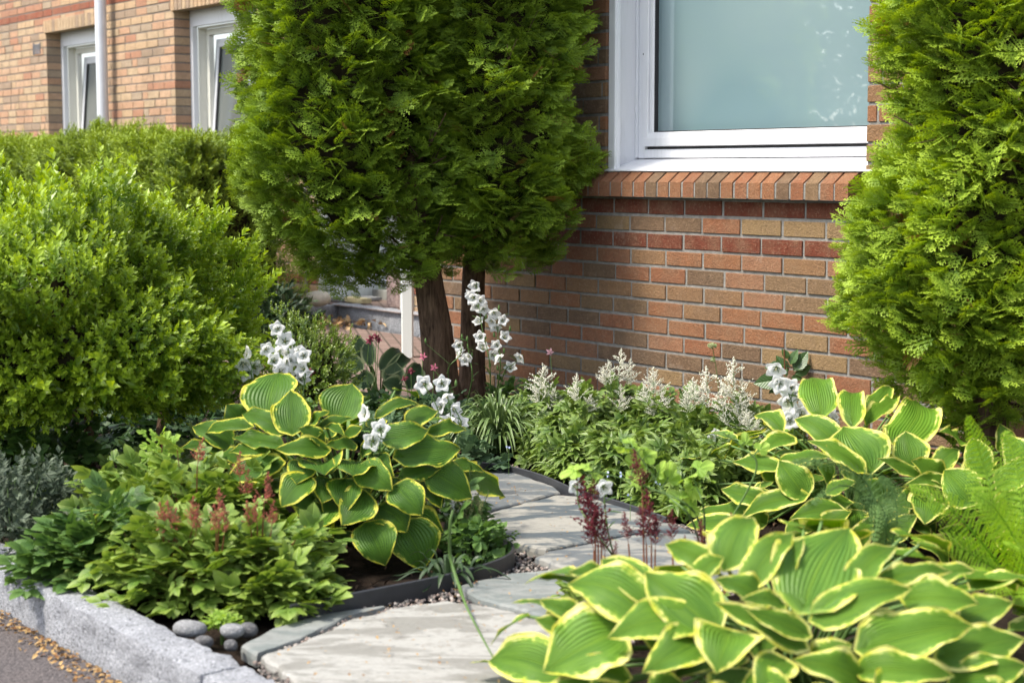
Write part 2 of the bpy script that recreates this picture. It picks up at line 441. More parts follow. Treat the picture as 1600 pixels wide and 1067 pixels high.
# far windows: cream surround, sash tilted inwards at the top
for (a, b) in ((w1a, w1b), (w2a, w2b)):
    o = ROFF; D = .075
    wi = fbox('window', [((a + .002, o - .20, .92), (a + .05, o - .15, zl - .002)), ((a + .05, o - .20, zl - .14), (b - .05, o - .15, zl - .002)), ((b - .05, o - .2, .92), (b - .002, o - .15, zl - .002)), ((a + .002, o - .2, .90), (b - .002, o - .15, .92 + .05))], M_WHITE, HOUSE)
    fbox('reveal_panel', [((a + .05, o + D - .36, .97), (a + .062, o - .2, zl - .14)), ((a + .062, o + D - .36, zl - .155), (b - .06, o - .2, zl - .143))], M_CREAM, wi)
    fbox('frame', [((a + .062, o + D - .40, .97), (a + .115, o + D - .35, zl - .158)), ((a + .115, o + D - .40, zl - .21), (b - .1, o + D - .35, zl - .158)), ((b - .1, o + D - .4, .97), (b - .06, o + D - .35, zl - .158)), ((a + .115, o + D - .4, .97), (b - .1, o + D - .35, 1.02))], M_CREAM, wi)
    ht = zl - .24 - 1.03
    def tilt(v, o=o):
        v = v.copy(); v[:, 1] -= (v[:, 2] - 1.03) / ht * .10; return wf(v)
    q = MB(); 
    bbox(q, (a + .085, o + D - .385, 1.03), (a + .145, o + D - .335, zl - .24), .004, fr=tilt); bbox(q, (b - .17, o + D - .385, 1.03), (b - .103, o + D - .335, zl - .24), .004, fr=tilt)
    bbox(q, (a + .145, o + D - .383, zl - .31), (b - .17, o + D - .337, zl - .24), .004, fr=tilt); bbox(q, (a + .145, o + D - .383, 1.03), (b - .17, o + D - .337, 1.10), .004, fr=tilt)
    q.build('sash', M_WHITE, wi)
    q = MB(); bbox(q, (a + .146, o + D - .368, 1.101), (a + .156, o + D - .344, zl - .311), .001, fr=tilt); q.build('gasket', M_GASKET, wi)
    q = MB(); box(q, (a + .15, o + D - .366, 1.10), (b - .165, o + D - .360, zl - .31), fr=tilt); q.build('pane', M_GLASS2, wi)
    q = MB()   # dark room liner
    box(q, (a + .06, o - .75, .9), (b - .06, o - .74, zl), fr=wf); q.build('blind', M_CURT, wi)
# downpipe
sp, _ = onwall(159, 100, ROFF + .11)
q = MB(); tube(q, [W(sp, ROFF + .11, z) for z in (0.1, 1.0, 3.4)], .053, 20); tube(q, [W(sp, ROFF + .11, z) for z in (.1, 1.0, 1.455, 1.46)], .0575, 20)
pipe = q.build('downpipe', M_PIPE, HOUSE, True)
q = MB(); tube(q, [W(sp, ROFF + .11, z) for z in (1.285, 1.287, 1.322, 1.324)], [.058, .064, .064, .058], 20); bbox(q, (sp - .012, ROFF - .01, 1.29), (sp + .012, ROFF + .06, 1.318), .002, fr=wf); q.build('bracket', M_PIPE, pipe)
# vent grille
sv, zv = rw(58, 77); q = MB()
for i in range(5): bbox(q, (sv - .09, ROFF - .01, zv - .05 + i * .021), (sv + .09, ROFF + .008 - .002 * (i % 2), zv - .036 + i * .021), .002, fr=wf)
bbox(q, (sv - .098, ROFF - .012, zv - .055), (sv - .09, ROFF + .009, zv + .06), .001, fr=wf); bbox(q, (sv + .09, ROFF - .012, zv - .055), (sv + .098, ROFF + .009, zv + .06), .001, fr=wf)
q.build('vent_grille', plainmat('grey_metal', (.12, .125, .14), .5), HOUSE)
# entrance: white frame, plank door foot, granite threshold
M_PLANK = whitemat('blue_white_planks', (.55, .60, .62), .3)
door = fbox('door_frame', [((sd0 + .002, ROFF - .05, .12), (sd0 + .10, ROFF + .05, 2.3)), ((sd0 + .10, ROFF - .42, .12), (sd0 + .112, ROFF + .045, 2.3)), ((sd0 + .118, ROFF - .05, 2.2), (sd1 - .1, ROFF + .05, 2.3)), ((sd1 - .1, ROFF - .4, .12), (sd1 - .002, ROFF + .05, 2.3))], whitemat('grey_white_paint', (.56, .60, .60), .35), HOUSE)
fbox('threshold', [((sd0 + .115, ROFF - .46, .10), (sd1 - .105, ROFF - .36, .19))], plainmat('concrete_trim', (.30, .30, .28), .9, .2, .3), door)
fbox('door_panel', [((sd0 + .116 + i * .125, ROFF - .47, .20), (sd0 + .116 + i * .125 + .121, ROFF - .43, 2.18)) for i in range(8)], M_PLANK, door)
sc0, _ = onwall(470, 480, ROFF)
# thin cable on the wall and white downpipe at the porch
pb = gp(637, 556)
q = MB(); bbox(q, (pb[0] - .034, pb[1] - .034, -.05), (pb[0] + .034, pb[1] + .034, 2.6), .006); 
tag(q.build('porch_post', whitemat('post_paint', (.70, .74, .72), .25), None, origin=(pb[0], pb[1], 0)), 'slim white square post beside the thick thuja trunk at the porch', 'post')
sc_, _ = onwall(434, 400, ROFF)
q = MB(); ps = rw(482, 430)[0]; tube(q, [W(ps, ROFF + .02, z) for z in (.1, 1., 2.3)], .012, 6); q.build('conduit', plainmat('conduit_grey', (.28, .28, .27), .6), HOUSE)
# ------------------------------------------------------------------ ground
def so_(p): p = np.asarray(p, float); return float((p - P0) @ U), float((p - P0) @ N)
kz = .02
k0 = np.mean([so_(gp(8, 904, kz))[1], so_(gp(199, 986, kz))[1], so_(gp(324, 1047, kz))[1]])
KW = .11; RZ = -.105
def gsheet(name, s0, s1, o0, o1, z, res, amp, m, nf=1.5, kind='structure'):
    ns = max(2, int((s1 - s0) / res)); no = max(2, int((o1 - o0) / res))
    S_, O_ = np.meshgrid(np.linspace(s0, s1, ns), np.linspace(o0, o1, no), indexing='ij')
    P = wf(np.stack([S_.ravel(), O_.ravel(), np.zeros(S_.size)], -1)); nz = Noise(11)
    P[:, 2] = z + amp * (nz(P, nf) * .5 + Noise(12)(P, nf * 5) * .3)
    i, j = np.meshgrid(np.arange(ns - 1), np.arange(no - 1), indexing='ij')
    q = np.stack([i * no + j, i * no + j + 1, (i + 1) * no + j + 1, (i + 1) * no + j], -1).reshape(-1, 4)[:, ::-1]
    mb = MB(); mb.add(P, q); o = mb.build(name, m, None, amp > 0)
    # faces up
    if o.data.polygons[0].normal.z < 0: o.data.flip_normals()
    o['kind'] = kind; return o
def soilmat():
    m, nt, out = newmat('soil'); g = G(nt); pos = g.geo()
    n = g.noise(pos, 22, 6, .7); n2 = g.noise(pos, 90, 4, .7)
    col = g.ramp(g.math('ADD', g.math('MULTIPLY', n, .6), g.math('MULTIPLY', n2, .4)), [(.3, (.010, .007, .005)), (.55, (.026, .017, .012)), (.8, (.07, .047, .032))])
    nt.links.new(g.pbr(col, .95, g.bump(g.math('ADD', n, g.math('MULTIPLY', n2, .6)), 1, .02), .15), out.inputs[0]); return m
def asphmat():
    m, nt, out = newmat('asphalt'); g = G(nt); pos = g.geo()
    v = g.n('ShaderNodeTexVoronoi', inp={'Vector': pos, 'Scale': 170.0})
    r = g.sep(v.outputs['Color'])[0]; n = g.noise(pos, 3, 4, .6)
    col = g.mix(g.math('MULTIPLY', r, .5), (.055, .050, .052), (.19, .165, .165))
    col = g.mix(g.mr(n, .4, .7, 0, .35), col, (.12, .10, .095))
    nt.links.new(g.pbr(col, .9, g.bump(g.math('MULTIPLY', v.outputs['Distance'], -1), .8, .004), .2), out.inputs[0]); return m
def granmat(name, base, dark, light, sc=260):
    m, nt, out = newmat(name); g = G(nt); pos = g.geo()
    v = g.n('ShaderNodeTexVoronoi', inp={'Vector': pos, 'Scale': float(sc)}); r = g.sep(v.outputs['Color'])[0]
    n = g.noise(pos, 12, 4, .6)
    col = g.ramp(g.math('ADD', g.math('MULTIPLY', r, .75), g.math('MULTIPLY', n, .25)), [(.12, dark), (.3, base), (.68, base), (.85, light)])
    col = g.mix(g.mr(n, .5, .75, 0, .5), col, tuple(a * .6 for a in base))
    nt.links.new(g.pbr(col, .82, g.bump(g.math('ADD', g.noise(pos, 45, 5, .7), g.math('MULTIPLY', g.noise(pos, 190, 3, .7), .5)), .9, .009), .3), out.inputs[0]); return m
M_SOIL = soilmat(); M_ASPH = asphmat()
M_GRAN = granmat('grey_granite', (.255, .265, .29), (.07, .075, .085), (.42, .43, .46))
M_GRAN2 = granmat('pink_granite', (.30, .22, .20), (.14, .10, .09), (.42, .33, .30), 110)
gsheet('ground', -90, 90, -90, 90, -.14, 30, 0, plainmat('far_lawn', (.05, .085, .02), .95, .1, .4, 2.0, .6, 60, .01, col2=(.075, .085, .035)))
gsheet('road', -60, 60, k0 - .03, 60, RZ, 4, 0, M_ASPH)
gsheet('garden_soil', -22, 6, -1.6, k0 - .02, -.045, .05, .018, M_SOIL)
# pavers of the porch
def pavmat():
    m, nt, out = newmat('clay_pavers'); g = G(nt); pos = g.ob()
    rot = g.n('ShaderNodeMapping', inp={0: pos, 2: (0, 0, radians(36.4 + 45))}).outputs[0]
    b = g.n('ShaderNodeTexBrick', inp={'Vector': rot, 'Scale': 1.0, 'Color1': (.165, .115, .10, 1), 'Color2': (.21, .15, .13, 1), 'Mortar': (.07, .055, .045, 1), 'Mortar Size': .006, 'Brick Width': .22, 'Row Height': .075})
    n = g.noise(pos, 30, 5, .7)
    col = g.mix(g.mr(n, .4, .75, 0, .5), b.outputs[0], (.12, .10, .08))
    nt.links.new(g.pbr(col, .9, g.bump(g.math('SUBTRACT', n, b.outputs[1]), .7, .006), .2), out.inputs[0]); return m
M_PAV = pavmat()
gsheet('porch_paving', sd0 - .25, s_end + .6, ROFF + .30, .75, -.008, 1, 0, M_PAV)
gsheet('porch_platform', sd0 + .0, s_end - .012, ROFF - .42, ROFF + .19, .118, 1, 0, M_PAV)
def rough_block(mb, s0, s1, o0, o1, z0, z1, seed, res=.025, amp=.004, r=.5, ch=.008):
    """box with a gridded rough skin, in wall coordinates"""
    dims = np.array([s1 - s0, o1 - o0, z1 - z0]); c = np.array([(s0 + s1) / 2, (o0 + o1) / 2, (z0 + z1) / 2])
    nz = Noise(seed, 12); nz2 = Noise(seed + 1, 12)
    for a in range(3):
        b, d = [i for i in range(3) if i != a]
        nb = max(2, int(dims[b] / res)) + 1; nd = max(2, int(dims[d] / res)) + 1
        for sg in (-1, 1):
            X, Y = np.meshgrid(np.linspace(-.5, .5, nb), np.linspace(-.5, .5, nd), indexing='ij')
            p = np.zeros((X.size, 3)); p[:, a] = sg * .5; p[:, b] = X.ravel(); p[:, d] = Y.ravel()
            q = p * dims
            # rounding
            h = dims / 2 - ch; inner = np.clip(q, -h, h); dd = q - inner; ln = np.linalg.norm(dd, axis=1, keepdims=True)
            q = inner + dd / np.maximum(ln, 1e-6) * np.minimum(ln, ch)
            nd_ = dd / np.maximum(ln, 1e-6)
            w = q + c
            q = q + nd_ * amp * (nz(w, 7)[:, None] * .6 + nz2(w, 22)[:, None] * .5)
            i, j = np.meshgrid(np.arange(nb - 1), np.arange(nd - 1), indexing='ij')
            f = np.stack([i * nd + j, i * nd + j + 1, (i + 1) * nd + j + 1, (i + 1) * nd + j], -1).reshape(-1, 4)
            flip = (sg > 0) ^ (a == 1)
            if not flip: f = f
            else: f = f[:, ::-1]
            # wall frame (U,N,UP) is left-handed or right-handed: fix by determinant
            if np.linalg.det(np.stack([U, N, UP])) < 0: f = f[:, ::-1]
            mb.add(wf(q + c), f[:, ::-1], None, r)
def block_thing(name, label, cat, m, args, group=None, **kw):
    mb = MB(); rough_block(mb, *args, **kw); o = mb.build(name, m, None, True, origin=W((args[0] + args[1]) / 2, (args[2] + args[3]) / 2, args[4]))
    return tag(o, label, cat, group)
# kerb stones
sj = so_(gp(324, 1047, kz))[0] + .012
edges = [sj - 4.6, sj - 3.1, sj - 1.36, sj, sj + 1.15, sj + 2.3]
klab = ['rough grey granite kerb stone at the far left edge of the photo, half under weeds', None, 'long rough grey granite kerb stone in front of the red astilbe at lower left',
        'short visible kerb stone at the bottom edge beside the big beige flagstone', None]
names = 0
for i in range(5):
    a, b = edges[i] + .004, edges[i + 1] - .004
    if klab[i] is None:
        klab[i] = 'grey granite kerb stone farthest left along the road edge' if i == 1 else 'grey granite kerb stone hidden in front of the foreground hosta'
    if i in (0, 4): continue
    if i == 1: klab[i] = 'grey granite kerb stone at the far left edge under weeds and leaf litter'
    block_thing('kerb_stone', klab[i], 'kerb', M_GRAN, (a, b, k0 - KW, k0, -.16, kz + .0 + (i % 2) * .004), 'granite kerb stones along the road', seed=40 + i, amp=.005, ch=.012, res=.018)
# porch steps
cs, co = so_(gp(528, 476, .12))
block_thing('granite_step', 'grey granite step edge running right to the white porch post', 'step', M_GRAN, (cs, s_end - .02, co - .13, co, -.05, .125), 'granite porch edging', seed=60, ch=.015, amp=.004)
block_thing('granite_edge', 'grey granite edging left of the porch in front of the dark brick wall', 'kerb', M_GRAN, (cs - .14, cs - .006, co - .16, co + 1.3, -.05, .118), 'granite porch edging', seed=61, ch=.015, amp=.004)
sb = rw(596, 460)[0]
block_thing('pink_step', 'pinkish rough stone step inside the porch left of the white post', 'step', M_GRAN2, (sb + .03, s_end - .03, ROFF - .36, ROFF - .02, .122, .36), seed=62, ch=.012)
M_PSTONE = plainmat('pale_stone', (.50, .48, .40), .8, .3, .25, 40, .4, 90)
def pebble(px, py, Y, rx, ry, rz, label, m, name='pebble', group=None, z=None, cat='stone', seed=1, rot=0):
    p = at(px, py, Y) if z is None else gp(px, py, z)
    g = np.random.default_rng(seed); nz = Noise(seed, 8)
    nt_, npn = 16, 24; th, ph = np.meshgrid(np.linspace(0, pi, nt_), np.linspace(0, 2 * pi, npn, endpoint=False), indexing='ij')
    d = np.stack([np.sin(th) * np.cos(ph), np.sin(th) * np.sin(ph), np.cos(th)], -1).reshape(-1, 3)
    v = d * (1 + .10 * nz(d, .35)[:, None]); v = np.sign(v) * np.abs(v) ** .92 * np.array([rx, ry, rz])
    c, s = cos(rot), sin(rot); v = v @ np.array([[c, s, 0], [-s, c, 0], [0, 0, 1]]) + p
    i, j = np.meshgrid(np.arange(nt_ - 1), np.arange(npn), indexing='ij')
    f = np.stack([i * npn + j, (i + 1) * npn + j, (i + 1) * npn + (j + 1) % npn, i * npn + (j + 1) % npn], -1).reshape(-1, 4)
    mb = MB(); mb.add(v, f); o = mb.build(name, m, None, True, origin=(p[0], p[1], p[2] - rz)); return tag(o, label, cat, group)
M_PEB = granmat('grey_pebble', (.22, .225, .23), (.15, .15, .16), (.33, .33, .34), 300)
M_PEB2 = granmat('dark_pebble', (.10, .10, .105), (.06, .06, .065), (.18, .18, .18), 300)
pebble(298, 982, 0, .038, .027, .022, 'smooth grey pebble farthest left by the kerb under astilbe leaves', M_PEB, group='pebbles by the kerb', z=.012, seed=3)
pebble(364, 987, 0, .030, .022, .018, 'smooth round grey pebble with pale veins beside green moss', M_PEB, group='pebbles by the kerb', z=.010, seed=4)
pebble(361, 1008, 0, .016, .013, .014, 'small dark pebble in the gap at the kerb end', M_PEB2, group='pebbles by the kerb', z=.004, seed=5)
pebble(388, 984, 0, .022, .02, .018, 'dark pebble on the right beside the grey slate edge', M_PEB2, group='pebbles by the kerb', z=.004, seed=6)
pebble(320, 1003, 0, .022, .016, .014, 'small dark pebble against the kerb below the moss', M_PEB2, group='pebbles by the kerb', z=.004, seed=8)
pebble(496, 466, 0, .10, .07, .055, 'pale rounded stone on the granite edging left of the door frame', M_PSTONE, name='pale_stone', z=.19, seed=7)
q = MB(); tt = at(583, 462, 12.4)
block_thing('yellow_brick', 'small pale yellow brick lying on the porch platform', 'brick', plainmat('pale_yellow', (.55, .48, .28), .85, .3, .3, 50, .5, 120), (sd0 + .34, sd0 + .60, ROFF - .06, ROFF + .03, .125, .165), seed=70, ch=.008, amp=.002)
block_thing('stone_slab', 'flat grey stone slab on the porch platform beside the yellow brick', 'slab', M_PEB, (sd0 + .13, sd0 + .36, ROFF - .30, ROFF + .06, .122, .148), seed=71, ch=.008, amp=.002)
# flagstones
def slatemat(name, a, b, c, blend):
    m, nt, out = newmat(name); g = G(nt); pos = g.geo()
    rot = g.n('ShaderNodeMapping', inp={0: pos, 2: (0, 0, radians(25)), 3: (1, 2.6, 1)}).outputs[0]
    n1 = g.noise(rot, 3.6, 6, .66, .9); n2 = g.noise(pos, 16, 5, .7); n3 = g.noise(pos, 120, 3, .6)
    f = g.math('ADD', n1, g.math('MULTIPLY', n2, .18))
    col = g.mix(g.mr(f, blend - .035, blend + .035, 0, 1), a, b)
    col = g.mix(g.mr(n2, .5, .72, 0, .55), col, c)
    col = g.mix(g.mr(n3, .55, .8, 0, .3), col, (.12, .12, .115))
    lay = g.math('FLOOR', g.math('MULTIPLY', f, 14.0))
    h = g.math('ADD', g.math('MULTIPLY', lay, .5), g.math('ADD', g.math('MULTIPLY', n2, .8), g.math('MULTIPLY', n3, .25)))
    nt.links.new(g.pbr(col, g.mr(n2, .3, .7, .55, .8), g.bump(h, .7, .004), .35), out.inputs[0]); return m
M_SL_BEIGE = slatemat('beige_slate', (.20, .196, .18), (.31, .307, .29), (.135, .125, .108), .57)
M_SL_GREY = slatemat('grey_green_slate', (.15, .168, .165), (.21, .222, .215), (.115, .12, .116), .6)
M_SL_MIX = slatemat('mixed_slate', (.072, .088, .10), (.27, .262, .235), (.13, .13, .125), .575)
M_SL_PALE = slatemat('pale_slate', (.235, .232, .215), (.105, .118, .128), (.14, .138, .125), .575)
def flag(label, pts, m, zt=.0, th=.035, seed=1, wob=.006):
    P = np.array([gp(x, y, zt)[:2] for x, y in pts]); n = len(P)
    cen = P.mean(0); P = P + nrm(cen - P) * .006; out = []; nz = Noise(seed, 8)
    for i in range(n):
        a, b = P[i], P[(i + 1) % n]; L = np.linalg.norm(b - a); k = max(2, int(L / .018)); t = np.linspace(0, 1, k, endpoint=False)[:, None]
        e = a + (b - a) * t; nn = np.array([b[1] - a[1], a[0] - b[0]]) / max(L, 1e-6)
        d = (nz(np.c_[e, np.zeros(k)], 4) * .6 + nz(np.c_[e, np.ones(k)], 13) * .5) * wob
        e = e + nn * (d * np.sin(np.linspace(0, pi, k)) ** .5)[:, None]; out.append(e)
    E = np.concatenate(out); k = len(E)
    def ring(sc_, z, jit=0): 
        c = E + nrm(cen - E) * sc_
        return np.c_[c, np.full(k, z) + jit * nz(np.c_[E, np.zeros(k)], 9)]
    rings = [ring(.0, zt - th), ring(-.002, zt - th * .5, .002), ring(.0, zt - .006, .001), ring(.005, zt - .0012), ring(.012, zt)]
    v = np.concatenate(rings); f = []
    area = .5 * np.sum(E[:, 0] * np.roll(E[:, 1], -1) - np.roll(E[:, 0], -1) * E[:, 1])
    for r_ in range(4):
        for i in range(k):
            q = [r_ * k + i, r_ * k + (i + 1) % k, (r_ + 1) * k + (i + 1) % k, (r_ + 1) * k + i]; f.append(q if area > 0 else q[::-1])
    top = list(range(4 * k, 5 * k)); f.append(top if area > 0 else top[::-1])
    mb = MB(); mb.add(v, f); o = mb.build('flagstone', m, None, False, origin=(cen[0], cen[1], zt - th))
    return tag(o, label, 'flagstone', 'slate flagstones of the garden path')
flag('largest beige flagstone at the bottom, next to the kerb', [(404, 1024), (470, 1001), (548, 964), (612, 948), (700, 936), (772, 946), (838, 963), (868, 985), (880, 1050), (800, 1130), (560, 1120), (470, 1076)], M_SL_BEIGE, 0, seed=1, wob=.008)
flag('narrow blue grey slate strip along the upper left edge of the largest flagstone', [(374, 1008), (420, 981), (500, 957), (604, 944), (606, 946), (545, 961), (468, 998), (399, 1021)], M_SL_GREY, -.003, seed=2, wob=.003)
flag('smooth grey green flagstone between the gravel and the foreground hosta', [(716, 913), (800, 893), (884, 887), (940, 905), (960, 960), (905, 990), (862, 964), (842, 959), (772, 941), (742, 932)], M_SL_GREY, .006, seed=3)
flag('pale grey flagstone left of the maroon astilbe', [(833, 869), (852, 860), (930, 846), (1010, 831), (1075, 850), (1100, 905), (1010, 925), (950, 905), (888, 889)], M_SL_PALE, .008, seed=4)
flag('large two tone slate flagstone with dark blue patch in the middle of the path', [(752, 803), (868, 772), (925, 775), (985, 794), (1082, 828), (1010, 827), (930, 843), (852, 857), (832, 853), (770, 838)], M_SL_MIX, .014, seed=5)
flag('farthest flagstone, striped beige and grey, beside the leafy hosta tips', [(738, 722), (792, 733), (868, 759), (878, 768), (760, 797), (700, 800), (690, 740)], M_SL_PALE, .008, seed=6)
flag('flagstone behind the maroon astilbe at the right end of the path', [(1020, 829), (1086, 831), (1180, 850), (1200, 900), (1110, 905), (1085, 852)], M_SL_GREY, .004, seed=9)
# gravel
M_GRAV = None
def gravmat():
    m, nt, out = newmat('gravel_stones'); g = G(nt)
    col = g.ramp(g.attr(), [(0, (.10, .095, .09)), (.25, (.20, .17, .155)), (.5, (.27, .21, .18)), (.7, (.16, .13, .12)), (.85, (.38, .34, .31))], 'CONSTANT')
    nt.links.new(g.pbr(col, .85, None, .3), out.inputs[0]); return m
def ico():
    t = (1 + 5 ** .5) / 2; v = nrm(np.array([(-1,t,0),(1,t,0),(-1,-t,0),(1,-t,0),(0,-1,t),(0,1,t),(0,-1,-t),(0,1,-t),(t,0,-1),(t,0,1),(-t,0,-1),(-t,0,1)], float))
    f = np.array([(0,11,5),(0,5,1),(0,1,7),(0,7,10),(0,10,11),(1,5,9),(5,11,4),(11,10,2),(10,7,6),(7,1,8),(3,9,4),(3,4,2),(3,2,6),(3,6,8),(3,8,9),(4,9,5),(2,4,11),(6,2,10),(8,6,7),(9,8,1)])
    return v, [f], np.zeros((12, 2))
def inpoly(P, poly):
    x, y = P[:, 0], P[:, 1]; r = np.zeros(len(P), bool); n = len(poly)
    for i in range(n):
        a, b = poly[i], poly[i - 1]
        c = ((a[1] > y) != (b[1] > y)) & (x < (b[0] - a[0]) * (y - a[1]) / (b[1] - a[1] + 1e-12) + a[0]); r ^= c
    return r
def polypts(pix, n, z=0):
    poly = [gp(x, y, z)[:2] for x, y in pix]; lo = np.min(poly, 0); hi = np.max(poly, 0)
    P = rng.uniform(lo, hi, (n * 4, 2)); P = P[inpoly(P, poly)][:n]; return P
P = polypts([(395, 1025), (560, 938), (700, 890), (790, 872), (745, 815), (735, 715), (800, 720), (900, 770), (1130, 830), (1150, 920), (960, 1010), (880, 1060), (470, 1110)], 15000)
T = np.c_[P, np.full(len(P), -.017) + rng.uniform(-.005, .007, len(P))]
mb = MB(); scatter(mb, ico(), frames(rvec(len(P)), rvec(len(P))), T, np.stack([rng.uniform(.003, .0075, len(P)), rng.uniform(.003, .0075, len(P)), rng.uniform(.002, .005, len(P))], -1), rng.random(len(P)))
tag(mb.build('gravel', gravmat(), None, True), 'brown and grey gravel between the flagstones', 'gravel', kind='stuff')
# edging strips
M_EDGE = plainmat('black_edging_plastic', (.035, .037, .043), .45, .5, .25, 30, .15, 60, .002)
def edging(label, pts, z0, z1, th=.008):
    C_ = curve([(*gp(x, y, z1)[:2], 0) for x, y in pts], 8); t = nrm(np.gradient(C_, axis=0)); nn = np.stack([-t[:, 1], t[:, 0], 0 * t[:, 0]], -1)
    prof = [(0, z0), (th, z0), (th, z1), (th * .5, z1 + .003), (0, z1)]; n = len(prof); v = []
    wz = Noise(5)(C_, 1.5) * .004
    for k in range(len(C_)):
        for (o, z) in prof: p = C_[k] + nn[k] * o; v.append((p[0], p[1], z + (wz[k] if z > z0 else 0)))
    m = len(C_); f = [[i * n + j, i * n + (j + 1) % n, (i + 1) * n + (j + 1) % n, (i + 1) * n + j] for i in range(m - 1) for j in range(n)] + [list(range(n)), list(range((m - 1) * n, m * n))[::-1]]
    mb = MB(); mb.add(v, f); o = mb.build('edging_strip', M_EDGE, None, False, origin=(C_[0][0], C_[0][1], z0)); tag(o, label, 'edging', 'black garden edging strips')
edging('black plastic edging strip curving round the bed in front of the left hosta', [(455, 945), (500, 937), (600, 917), (700, 896), (760, 880), (797, 864), (803, 850), (785, 838), (745, 817), (728, 792)], -.06, .034)
edging('black edging strip between the farthest flagstone and the white astilbe bed', [(742, 722), (800, 730), (850, 744), (900, 765), (960, 782), (1040, 810)], -.06, .028)
# leaf litter along the gutter, dry leaves at the step
def leaf_tmpl(n=4, wid=.5, fold=.15, curl=.2):
    t = np.linspace(0, 1, n + 1); h = wid / 2 * np.sin(pi * t ** .8) ** .9; h[0] = h[-1] = 0
    v = []; uv = []
    for i in range(n + 1):
        z = -curl * t[i] ** 2
        v += [(-h[i], t[i], z + fold * h[i]), (0, t[i], z), (h[i], t[i], z + fold * h[i])]; uv += [(.5 - h[i] / wid, t[i]), (.5, t[i]), (.5 + h[i] / wid, t[i])]
    q = []
    for i in range(n):
        a = i * 3; q += [(a, a + 1, a + 4, a + 3), (a + 1, a + 2, a + 5, a + 4)]
    return np.array(v), [np.array(q)], np.array(uv)
M_DRY = leafmat('dry_leaves', (.16, .075, .03), (.38, .24, .10), (.42, .30, .14), .8, .1, .2)
s_a, _ = so_(gp(20, 950, RZ)); s_b = sj + .2
n = 700; ss = rng.uniform(s_a - .6, s_b, n); oo = k0 + .006 + np.abs(rng.normal(size=n)) * .035
T = wf(np.stack([ss, oo, np.full(n, RZ + .006) + rng.uniform(0, .006, n)], -1))
mb = MB(); scatter(mb, leaf_tmpl(3, .6, .3, .3), frames(nrm(rvec(n) * [1, 1, .25]), nrm(rvec(n) * .5 + UP)), T, rng.uniform(.006, .022, n), rng.random(n))
tag(mb.build('leaf_litter', M_DRY), 'dry brown leaf litter in the gutter along the kerb', 'litter', kind='stuff')
n = 260; P = polypts([(470, 505), (500, 490), (530, 488), (600, 500), (600, 512), (540, 515), (480, 518)], n, .0)
T = np.c_[P, rng.uniform(.0, .05, len(P))]; n = len(P)
mb = MB(); scatter(mb, leaf_tmpl(3, .45, .4, .5), frames(nrm(rvec(n) * [1, 1, .4]), nrm(rvec(n) + UP * .6)), T, rng.uniform(.03, .07, n), rng.random(n))
tag(mb.build('dry_leaves', leafmat('pale_dry_leaves', (.28, .17, .08), (.5, .36, .2), None, .8, .1, .2)), 'heap of dry pale leaves against the granite step', 'leaves', kind='stuff')
# bits lying on the slabs
n = 420; P = polypts([(420, 1020), (560, 955), (720, 905), (880, 890), (760, 830), (745, 735), (860, 765), (1080, 830), (1000, 900), (900, 960), (860, 1060), (500, 1090)], n, .012); n = len(P)
T = np.c_[P, np.full(n, .012) + rng.uniform(0, .004, n)]
mb = MB(); scatter(mb, leaf_tmpl(3, .5, .3, .3), frames(nrm(rvec(n) * [1, 1, .12]), nrm(rvec(n) * .4 + UP)), T, rng.uniform(.003, .013, n) ** 1.0, rng.random(n))
tag(mb.build('fallen_bits', M_DRY), 'small dry leaf bits scattered over the flagstones', 'litter', kind='stuff')
# debris on the soil
n = 3600; P = polypts([(-20, 780), (60, 640), (330, 640), (560, 600), (760, 600), (1000, 620), (1500, 740), (1400, 900), (1000, 780), (740, 720), (800, 860), (500, 950), (250, 900)], n, 0); n = len(P)
T = np.c_[P, np.full(n, -.036) + rng.uniform(0, .012, n)]
mb = MB(); scatter(mb, leaf_tmpl(3, .35, .3, .3), frames(nrm(rvec(n) * [1, 1, .2]), nrm(rvec(n) * .6 + UP)), T, rng.uniform(.008, .03, n), rng.random(n))
tag(mb.build('bark_mulch', leafmat('mulch', (.05, .03, .02), (.14, .09, .06), None, .9, 0, .1)), 'dark bark and leaf crumbs lying on the garden soil', 'mulch', kind='stuff')
